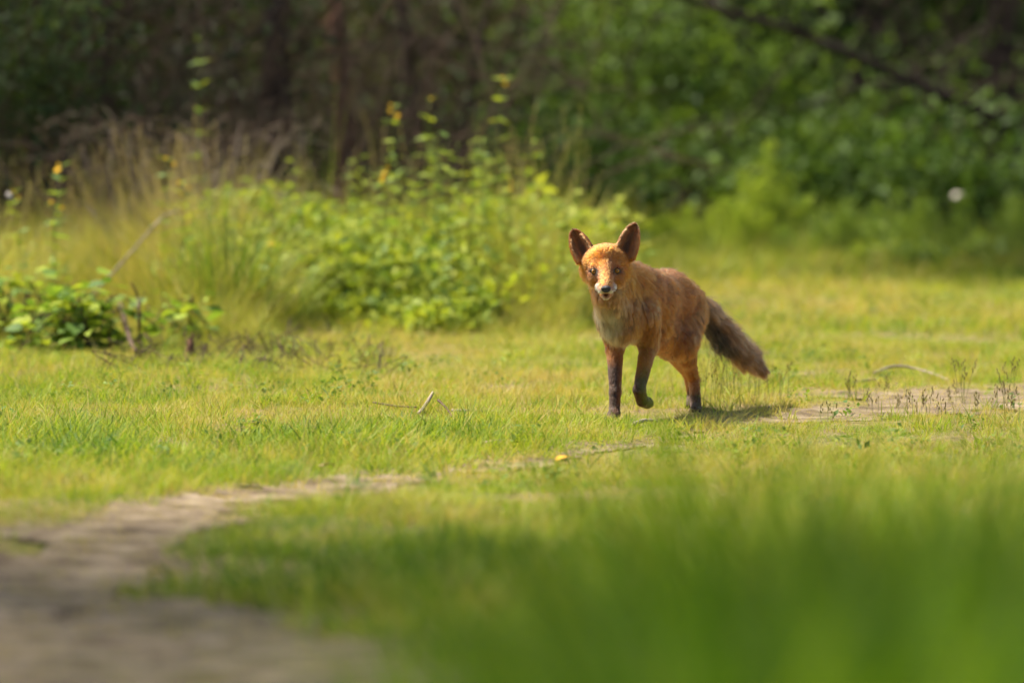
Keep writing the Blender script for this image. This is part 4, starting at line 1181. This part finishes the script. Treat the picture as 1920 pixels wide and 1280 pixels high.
def build_fox():
    # eyes are set into the finished skull: walk along the line of sight until the skull is met
    eyes = []
    for px, py in ((1113.4, 509.0), (1157.0, 507.6)):
        ys = np.linspace(15.74, 15.9, 400)
        pts = np.array([tuple(P(px, py, y)) for y in ys])
        k = np.argmax(body_sdf(pts) < 0)
        eyes.append(np.array(P(px, py, ys[k] + .0062)))
    ER = .0086
    boxes = []
    for a, b, ra, rb, k, *_ in BONES:
        r = max(ra, rb) + k + .006
        boxes.append((np.minimum(a, b) - r, np.maximum(a, b) + r, (lambda p, a=a, b=b, ra=ra, rb=rb: cone_d(p, a, b, ra, rb).astype(np.float32)), k))
    for pts, uv, f in EARS:
        def ef(p, pts=pts, uv=uv):
            sh = p.shape[:-1]; q = p.reshape(-1, 3); out = np.empty(len(q), np.float32)
            for i in range(0, len(q), 4000):
                dd = np.linalg.norm(q[i:i + 4000, None] - pts[None], axis=2)
                j = dd.argmin(1)
                out[i:i + 4000] = dd[np.arange(len(j)), j] - (.0036 - .0012 * uv[j, 0])
            return out.reshape(sh)
        boxes.append((pts.min(0) - .012, pts.max(0) + .012, ef, .008))
    for e in eyes:   # sockets
        boxes.append((e - .02, e + .02, (lambda p, e=e: (ER - np.linalg.norm((p - e + np.array((0, .005, 0))) / np.array((1.32, 1.1, .66)), axis=-1)).astype(np.float32)), 0))
    mc = np.array(P(1136.5, 553, 15.738))    # the mouth line
    boxes.append((mc - .03, mc + .03, (lambda p: ((1 - np.linalg.norm((p - mc) / np.array((.0160, .030, .0025)), axis=-1)) * .003).astype(np.float32)), 0))
    lo = np.min([b[0] for b in boxes], 0) - .01; hi = np.max([b[1] for b in boxes], 0) + .01
    V, Q = surface_nets(boxes, lo, hi, .0032)
    # two rounds of light smoothing away from the thin ears and the face
    E = np.concatenate([Q[:, [0, 1]], Q[:, [1, 2]], Q[:, [2, 3]], Q[:, [3, 0]]])
    deg = np.bincount(E.ravel(), minlength=len(V))
    for _ in range(2):
        acc = np.zeros_like(V)
        for j in range(3):
            acc[:, j] = np.bincount(E[:, 0], V[E[:, 1], j], len(V)) + np.bincount(E[:, 1], V[E[:, 0], j], len(V))
        V = V * .5 + .5 * acc / np.maximum(deg, 1)[:, None]
    T = np.concatenate([Q[:, [0, 1, 2]], Q[:, [0, 2, 3]]])
    fn = np.cross(V[T[:, 1]] - V[T[:, 0]], V[T[:, 2]] - V[T[:, 0]])
    area = np.linalg.norm(fn, axis=1) * .5
    vn = np.zeros_like(V)
    for j in range(3):
        for kk in range(3):
            vn[:, j] += np.bincount(T[:, kk], fn[:, j], len(V))
    vn /= np.linalg.norm(vn, axis=1)[:, None] + 1e-12

    REG = sorted(set(b[6] for b in BONES))
    def features(p, nrm):
        wsum = np.zeros(len(p)); D = np.zeros((len(p), 3)); HL = np.zeros(len(p)); LF = np.zeros(len(p))
        R = {r: np.zeros(len(p)) for r in REG}
        for a, b, ra, rb, k, hl, reg, dr, lf in BONES:
            w = np.exp(-np.maximum(cone_d(p, a, b, ra, rb), -.004) / .006) + 1e-12
            wsum += w; D += w[:, None] * dr; HL += w * hl; LF += w * lf; R[reg] += w
        for r in REG: R[r] /= wsum
        D /= wsum[:, None]
        eu = np.full(len(p), -1.0); ev = np.zeros(len(p)); ef_ = np.zeros(len(p)); eid = np.full(len(p), -1)
        for i, (pts, uv, f) in enumerate(EARS):
            lo_, hi_ = pts.min(0) - .006, pts.max(0) + .006
            m = np.where(((p > lo_) & (p < hi_)).all(1))[0]
            for s in range(0, len(m), 4000):
                mm = m[s:s + 4000]
                dd = np.linalg.norm(p[mm][:, None] - pts[None], axis=2); j = dd.argmin(1)
                ok = (dd[np.arange(len(j)), j] < .0062) & (uv[j, 0] > .02)
                eu[mm[ok]] = uv[j[ok], 0]; ev[mm[ok]] = uv[j[ok], 1]; eid[mm[ok]] = i
                side = ((p[mm] - pts[j]) @ f) > 0
                ef_[mm[ok]] = side[ok]
        return D, HL / wsum, LF / wsum, R, eu, ev, ef_, eid

    D, HL, LF, R, eu, ev, ef_, eid = features(V, vn)
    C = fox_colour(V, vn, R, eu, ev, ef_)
    root_loc = Vector(P(1200, 788, 16.15)); root_loc.z = 0
    fox = empty('fox', root_loc, 'red fox with dark legs trotting through the grass and looking ahead', 'fox')
    off = np.array(root_loc)
    rgba = np.concatenate([C * .75, np.ones((len(C), 1))], 1)
    me = mesh_tris('body', V - off, Q, {'coat': ('FLOAT_COLOR', rgba)})
    m, nt, out = new_mat('fox_skin')
    a = nt.nodes.new('ShaderNodeAttribute'); a.attribute_name = 'coat'
    pb = nt.nodes.new('ShaderNodeBsdfPrincipled'); pb.inputs['Roughness'].default_value = .7; pb.inputs['Specular IOR Level'].default_value = .2
    nt.links.new(a.outputs['Color'], pb.inputs['Base Color']); nt.links.new(pb.outputs[0], out.inputs[0])
    put('body', me, m, fox)

    # fur
    hm, nt, out = new_mat('fox_fur')
    a = nt.nodes.new('ShaderNodeAttribute'); a.attribute_name = 'coat'
    hb = nt.nodes.new('ShaderNodeBsdfHairPrincipled')
    hb.parametrization = 'COLOR'
    hb.inputs['Roughness'].default_value = .38; hb.inputs['Radial Roughness'].default_value = .55
    hb.inputs['Coat'].default_value = .0
    nt.links.new(a.outputs['Color'], hb.inputs['Color']); nt.links.new(hb.outputs[0], out.inputs[0])
    NH = 300000
    fn_unit = fn / (np.linalg.norm(fn, axis=1)[:, None] + 1e-12)
    cen = V[T].mean(1)
    headness = (cen[:, 1] < 15.93).astype(float) * (cen[:, 2] > .30)
    wt = area * (1 + 2.2 * headness)
    tri = rng.choice(len(T), NH, p=wt / wt.sum())
    u = rng.random((NH, 2)); fl = u.sum(1) > 1; u[fl] = 1 - u[fl]
    b0 = 1 - u.sum(1)
    p = V[T[tri, 0]] * b0[:, None] + V[T[tri, 1]] * u[:, :1] + V[T[tri, 2]] * u[:, 1:]
    nr = vn[T[tri, 0]] * b0[:, None] + vn[T[tri, 1]] * u[:, :1] + vn[T[tri, 2]] * u[:, 1:]
    nr /= np.linalg.norm(nr, axis=1)[:, None] + 1e-12
    ok = np.ones(NH, bool)
    for e in eyes: ok &= np.linalg.norm((p - e) / np.array((1.45, 1.6, .70)), axis=1) > ER
    nose_c = np.array(P(1136, 542, 15.724))
    ok &= np.linalg.norm((p - nose_c) / np.array((.0150, .018, .0122)), axis=1) > 1
    ok &= np.linalg.norm((p - mc) / np.array((.0165, .03, .0046)), axis=1) > 1
    ok &= p[:, 2] > .006
    p, nr = p[ok], nr[ok]
    D, HL, LF, R, eu, ev, ef_, eid = features(p, nr)
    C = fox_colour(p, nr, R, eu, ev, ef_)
    N = len(p)
    isear = eu >= 0
    for i, (pts, uv, f) in enumerate(EARS):
        mm = eid == i
        up = pts[-13] - pts[12]; up /= np.linalg.norm(up)
        D[mm] = up
    # pale hairs growing inward from the ear's edges
    innerhair = isear & (ef_ > .5) & (np.abs(ev) > .62) & (eu < .75)
    for i, (pts, uv, f) in enumerate(EARS):
        mm = innerhair & (eid == i)
        s = (pts[24] - pts[0]); s /= np.linalg.norm(s)
        D[mm] = -np.sign(ev[mm])[:, None] * s * .9 + D[mm] * .4
    C[innerhair] = C[innerhair] * .7 + np.array([.27, .095, .032]) * .3
    HL = np.where(isear, np.where(ef_ > .5, np.where(innerhair, .008, .004), .006), HL)
    LF = np.where(isear, .25, LF)
    D += rng.normal(0, .13, D.shape)
    t = D - (D * nr).sum(1)[:, None] * nr
    t /= np.linalg.norm(t, axis=1)[:, None] + 1e-9
    L = HL * rng.uniform(.55, 1.15, N)
    lift = LF * rng.uniform(.5, 1.3, N)
    guard = rng.random(N) < .10
    L = np.where(guard, L * 1.45, L); lift = np.where(guard, lift * 1.6, lift)
    K = 5
    s = np.linspace(0, 1, K)[None, :, None]
    X = p[:, None] + L[:, None, None] * (t[:, None] * s + nr[:, None] * (lift[:, None, None] * (s * (1.35 - .75 * s))))
    X[:, :, 2] -= (L[:, None] * .12 * s[0, :, 0][None] ** 2)
    # locks: tips lean towards a neighbouring guide hair
    ng = 4200
    gi = rng.choice(N, ng, replace=False)
    kd = kdtree.KDTree(ng)
    for i, g in enumerate(gi): kd.insert(p[g], i)
    kd.balance()
    near = np.array([gi[kd.find(q)[1]] for q in p])
    dist = np.linalg.norm(p - p[near], axis=1)
    leggy = sum(R[r] for r in REG if r.startswith('leg')) > .6
    clump = np.where(dist < .018, rng.uniform(.35, .85, N), 0) * np.where(isear, 0, 1) * np.where(leggy & (HL < .012), .15, 1)
    guide = X[near]
    X += (guide - X) * (clump[:, None, None] * (s ** 1.3) * .8)
    lock = np.clip(rng.normal(1, .27, N), .45, 1.7)[near]
    calm = np.where(R['head'] > .5, .5, np.where(leggy & (HL < .012), .3, 1.2))
    C = np.clip(C * ((1 + (lock - 1) * calm) * rng.normal(1, .12, N))[:, None], .006, .95)
    thin = np.interp(HL, [.003, .01, .04], [.00026, .00030, .00034])
    rad = thin[:, None] * np.array([1.0, .95, .8, .55, .12])[None]
    regid = np.argmax(np.stack([R[r] for r in REG], 1), 1)
    groups = [(REG[i], (regid == i) & ~isear) for i in range(len(REG))] + [('ear0', isear & (eid == 0)), ('ear1', isear & (eid == 1))]
    names = {'body': 'body_fur', 'head': 'head_fur', 'tail': 'brush', 'ear0': 'ear_fur', 'ear1': 'ear_fur'}
    labels = {'leg_lf': 'lifted foreleg with the paw folded back', 'leg_rf': 'straight dark foreleg set on the ground', 'tail': 'bushy grizzled brown tail with a blackish underside',
              'head': 'orange head with white lips', 'body': 'rusty brown coat with darker patches'}
    for r, m in groups:
        idx = np.where(m)[0]
        if len(idx) == 0: continue
        cu = bpy.data.hair_curves.new(names.get(r, 'leg_fur'))
        cu.add_curves([K] * len(idx))
        cu.attributes['position'].data.foreach_set('vector', (X[idx] - off).astype(np.float32).ravel())
        ra = cu.attributes.get('radius') or cu.attributes.new('radius', 'FLOAT', 'POINT')
        ra.data.foreach_set('value', rad[idx].astype(np.float32).ravel())
        ca = cu.attributes.new('coat', 'FLOAT_COLOR', 'CURVE')
        ca.data.foreach_set('color', np.concatenate([C[idx], np.ones((len(idx), 1))], 1).astype(np.float32).ravel())
        cu.materials.append(hm)
        o = put(names.get(r, 'leg_fur'), cu, None, fox)
        o['kind'] = 'stuff'
        if r in labels: o['label'] = labels[r]

    # eyes: amber iris, upright dark pupil, wet surface
    em, nt, out = new_mat('fox_eye')
    a = nt.nodes.new('ShaderNodeAttribute'); a.attribute_name = 'coat'
    pb = nt.nodes.new('ShaderNodeBsdfPrincipled'); pb.inputs['Roughness'].default_value = .22; pb.inputs['Specular IOR Level'].default_value = .35
    nt.links.new(a.outputs['Color'], pb.inputs['Base Color']); nt.links.new(pb.outputs[0], out.inputs[0])
    for e in eyes:
        n1, n2 = 40, 48
        look = np.array(Vector((0, 0, CAM_Z)) - Vector(e)); look /= np.linalg.norm(look)
        right = np.cross(look, (0, 0, 1)); right /= np.linalg.norm(right); upv = np.cross(right, look)
        Ve = []; Ce = []
        for i in range(n1 + 1):
            th = math.pi * i / n1
            for j in range(n2):
                ph = 2 * math.pi * j / n2
                lx, ly, lz = math.sin(th) * math.cos(ph), math.sin(th) * math.sin(ph), math.cos(th)
                Ve.append(ER * (right * lx + upv * ly + look * lz))
                r_ = th / math.radians(54)
                cc = (.38, .165, .022)
                cc = tuple(q * (1.15 - .35 * r_ ** 2) for q in cc)
                if r_ > .80: cc = (.02, .010, .006)
                if r_ > 1.05: cc = (.02, .012, .008)
                if (lx / .20) ** 2 + (ly / .38) ** 2 < 1: cc = (.004, .003, .003)
                Ce.append((*cc, 1))
        Te = []
        for i in range(n1):
            for j in range(n2):
                j2 = (j + 1) % n2
                Te.append((i * n2 + j, (i + 1) * n2 + j, (i + 1) * n2 + j2, i * n2 + j2))
        o = put('eye', mesh_tris('eye', np.array(Ve), np.array(Te), {'coat': ('FLOAT_COLOR', np.array(Ce))}), em, fox, Vector(e) - root_loc)
    # nose pad: broad above, notched below, with nostrils
    n1, n2 = 24, 36
    Vn = []
    for i in range(n1 + 1):
        th = math.pi * i / n1
        for j in range(n2):
            ph = 2 * math.pi * j / n2
            lx, ly, lz = math.sin(th) * math.cos(ph), -math.cos(th), math.sin(th) * math.sin(ph)
            wide = 1.0 + .18 * lz
            q = np.array((lx * .0136 * wide, ly * .0115, lz * .0106))
            if ly < 0:
                for sx in (-1, 1):
                    dn = ((lx - sx * .48) / .24) ** 2 + ((lz + .12) / .30) ** 2
                    q[1] += .0048 * math.exp(-dn)
                q[1] += .0022 * math.exp(-(lx / .10) ** 2) * (lz < .3)
            Vn.append(q)
    Tn = [(i * n2 + j, i * n2 + (j + 1) % n2, (i + 1) * n2 + (j + 1) % n2, (i + 1) * n2 + j) for i in range(n1) for j in range(n2)]
    nm = noise_mat('nose_skin', [(.3, (.012, .011, .012)), (.7, (.035, .032, .033))], 400, .42, .4, 3, .5)
    put('nose', mesh_tris('nose', np.array(Vn), np.array(Tn)), nm, fox, Vector(nose_c) - root_loc)
    # whiskers
    sp = Soup()
    for sx in (-1, 1):
        for k in range(7):
            a = Vector(P(1136 + sx * 12, 543 + (k % 3) * 2.2, 15.752))
            b = a + Vector((sx * random.uniform(.035, .055), random.uniform(.0, .02), random.uniform(-.03, .008)))
            sp.add(tube(smooth_line([a, (a + b) / 2 + Vector((0, 0, .004)), b], 6), np.linspace(.00022, .00006, 6), 4))
    sp.V = [v - off for v in sp.V]
    wm = noise_mat('whisker', [(.3, (.02, .015, .012)), (.7, (.05, .04, .03))], 30, .4, 0)
    o = put('whiskers', sp.mesh('whiskers'), wm, fox); o['kind'] = 'stuff'
    return fox
FOX = build_fox()
# ------------------------------------------------------------------ small things on the ground
def stick(name, label, pts, r0, r1, mat, cat='twig', side=(), sides=8, group=None):
    base = Vector(pts[0]).copy()
    ln = smooth_line(wiggle([Vector(q) - base for q in pts], .003), 6 * len(pts))
    if not side:
        o = put(name, mesh_tris(name, *tube(ln, np.linspace(r0, r1, len(ln)), sides, .25)), mat, None, base)
        return tag(o, label, cat, group)
    root = empty(name, base, label, cat, group)
    put('main_stem', mesh_tris('main_stem', *tube(ln, np.linspace(r0, r1, len(ln)), sides, .25)), mat, root)
    for q in side:
        l2 = smooth_line(wiggle([Vector(v) - base for v in q], .003), 12)
        put('side_twig', mesh_tris('side_twig', *tube(l2, np.linspace(r1 * 1.1, r1 * .5, 12), 6, .2)), mat, root)
    return root

def gz(px, py, dz=0.0):
    g = G(px, py); g.z = float(ground_h(g.x, g.y)) + dz
    return g
stick('ground_stick', 'pale short stick propped in the grass left of the fox', [gz(785, 783, .01), gz(797, 774, .025), gz(812, 771, .055)], .006, .0045, M['palewood'])
stick('ground_twig', 'dark thin twig slanting beside the pale propped stick', [gz(822, 784, .05), gz(838, 790, .03), gz(852, 795, .008)], .0035, .002, M['browntwig'])
stick('ground_stick', 'flat pale stick lying near the yellow fallen leaf', [gz(912, 833, .012), gz(935, 832, .014), gz(963, 830, .012)], .006, .004, M['palewood'])
stick('ground_stick', 'pale broken stick lying on the track under the lifted paw', [gz(1190, 804, .012), gz(1208, 801, .016), gz(1232, 799, .012)], .006, .004, M['palewood'])
stick('ground_twig', 'grey twig lying along the grass between the propped stick and the fox', [gz(848, 777, .012), gz(880, 781, .015), gz(912, 778, .010)], .005, .003, M['deadwood'])
stick('ground_twig', 'short grey twig beside the longer grey twig', [gz(915, 776, .012), gz(945, 780, .012)], .004, .003, M['deadwood'])
stick('ground_twig', 'thin dark twig half buried left of the propped stick', [gz(700, 768, .02), gz(740, 772, .015), gz(780, 777, .02)], .003, .002, M['browntwig'])
stick('curved_branch', 'long curved pale branch lying on the bare sandy ground', [gz(1640, 706, .02), gz(1680, 702, .035), gz(1730, 703, .03), gz(1780, 712, .012)], .0045, .003, M['palewood'])
stick('ground_stick', 'short brown stick lying at the end of the curved branch', [gz(1600, 722, .012), gz(1640, 716, .014)], .006, .004, M['deadwood'])
stick('dry_stalk', 'long dead grey stalk leaning over the bank grass', [at(112, 20.9), P(160, 565, 20.9), P(215, 508, 20.9), P(282, 432, 20.9), P(308, 405, 20.9), P(332, 396, 20.9)], .006, .003, M['palewood'], 'stalk', [(P(282, 430, 20.9), P(300, 412, 20.85), P(302, 400, 20.8))])
stick('dead_twig', 'dark upright twig sticking out of the bramble mound', [gz(262, 640, -.02), P(262, 600, 19.3), P(258, 560, 19.3), P(246, 530, 19.3)], .006, .003, M['browntwig'], side=[(P(260, 580, 19.3), P(266, 560, 19.3), P(272, 548, 19.3))])
stick('dead_branch', 'fallen brown branch at the foot of the bramble mound', [gz(225, 640, .14), P(250, 655, 18.9), gz(285, 672, .02), gz(320, 690, .01)], .009, .005, M['browntwig'], side=[(gz(285, 672, .02), gz(260, 685, .03), gz(235, 702, .01)), (gz(250, 665, .05), gz(272, 660, .06), gz(295, 668, .01))])
for px, py, hgt, lx, lab in ((500, 668, .085, -.03, 'thin dead twig stub leaning in the short grass'), (530, 672, .075, .0, 'upright dead twig stub beside the leaning stub'), (622, 640, .10, -.03, 'bent dark twig among the dry grass'), (760, 640, .12, -.03, 'forked dry twig standing in the pale grass')):
    b = gz(px, py)
    stick('twig_stub', lab, [b - Vector((0, 0, .02)), b + Vector((lx * .4, 0, hgt * .5)), b + Vector((lx, 0, hgt))], .0035, .002, M['browntwig'])
# short dead stump
b = gz(355, 682)
root = empty('dead_stump', b, 'short dead reddish stump standing right of the bramble mound', 'stump')
put('trunk', mesh_tris('trunk', *tube(wiggle([Vector((0, 0, -.03)), Vector((.0, 0, .02)), Vector((.002, 0, .05)), Vector((.004, 0, .075))], .002), [.019, .016, .014, .011], 10, .35)), M['redbark'], root)
put('split_top', mesh_tris('split_top', *tube([Vector((.006, 0, .06)), Vector((.009, 0, .085)), Vector((.012, 0, .098))], [.007, .005, .0015], 6, .3)), M['redbark'], root)
b = gz(490, 688)
root = empty('root_lump', b, 'low brown root lump showing in the short grass', 'root')
put('root', mesh_tris('root', *tube(wiggle([Vector((-.05, 0, -.02)), Vector((-.01, 0, .008)), Vector((.03, .01, .010)), Vector((.07, .02, -.015))], .003), [.010, .014, .012, .007], 9, .5)), M['browntwig'], root)

# fallen leaves
def fallen_leaf(label, p, s, rot, mat, curl=.35):
    V_, T_ = leaf_shape(7, .36, .3, curl)
    o = put('fallen_leaf', mesh_tris('fallen_leaf', V_, T_), mat, None, p)
    o.scale = (s, s, s); o.rotation_euler = rot
    sol = o.modifiers.new('thickness', 'SOLIDIFY'); sol.thickness = .02
    return tag(o, label, 'leaf')
fallen_leaf('orange-yellow fallen leaf on the track edge', gz(1042, 856, .012), .045, (.55, .1, -1.2), M['yleaf'])
fallen_leaf('reddish tan dead leaf at the grass edge above the wide bare track', gz(538, 888, .01), .04, (.4, .2, 1.0), M['tanleaf'])
fallen_leaf('pale tan dead leaf lying on the bare track', gz(600, 882, .012), .045, (.3, -.2, -.9), M['tanleaf'])
fallen_leaf('brownish dead leaf lying in the green strip before the fox', gz(752, 842, .015), .03, (.4, .1, .3), M['tanleaf'])
fallen_leaf('pale whitish dead leaf caught in the low shrub', P(1788, 372, 29.6), .06, (.9, .5, -.8), M['whiteleaf'], .5)
fallen_leaf('pale green-white curled leaf beside a yellow-flowered weed', P(16, 372, 21.0), .035, (1.2, .4, .4), M['whiteleaf'], .5)

# rushes with dark seed heads on and beside the bare ground at the right
def rush(label, base, n, h, group, seed='seed'):
    root = empty('rush', base, label, 'rush', group)
    for i in range(n):
        b = Vector((random.gauss(0, .012), random.gauss(0, .012), -.015))
        ln_ = Vector((random.gauss(0, .12), random.gauss(0, .12), 1)).normalized()
        hh = h * random.uniform(.65, 1.05)
        ln = smooth_line([b, b + ln_ * hh * .5 + Vector((random.gauss(0, .004), 0, 0)), b + ln_ * hh], 8)
        st = put('stalk', mesh_tris('stalk', *tube(ln, np.linspace(.0008, .0005, 8), 4)), M['stem'], root)
        sp = Soup()
        for k in range(random.randint(3, 6)):
            c = ln[7] - ln_ * (.007 * k) + Vector((random.gauss(0, .004), random.gauss(0, .004), 0))
            sp.add(tube([c - Vector((0, 0, .003)), c, c + Vector((random.gauss(0, .002), 0, .006))], [.0009, .0019, .0006], 5))
        put('seed_head', sp.mesh('seed_head'), M[seed], st)
    return root
RG = 'rushes on the bare sandy ground'
for px, py, n, h in ((1590, 748, 4, .10), (1640, 765, 3, .09), (1690, 762, 3, .08), (1715, 778, 3, .09), (1745, 772, 4, .10), (1780, 752, 3, .09), (1808, 752, 6, .15), (1845, 770, 3, .09), (1872, 762, 4, .11), (1888, 752, 6, .16), (1905, 770, 4, .10), (1660, 740, 3, .08), (1560, 790, 3, .08), (1762, 790, 3, .09)):
    rush('small rush tuft with dark seed heads standing in the bare sandy ground', gz(px, py), n, h, RG)
RT = 'flowering grass stalks beside the tail'
for px, py, n, h in ((1335, 735, 5, .17), (1352, 742, 6, .18), (1368, 738, 5, .16), (1386, 745, 6, .15), (1404, 748, 5, .13), (1425, 752, 4, .12), (1448, 740, 3, .14), (1468, 755, 3, .16), (1345, 760, 5, .15), (1320, 765, 4, .14)):
    rush('flowering grass stalks with beaded heads reaching up before the tail', gz(px, py), n, h, RT, 'yseed')
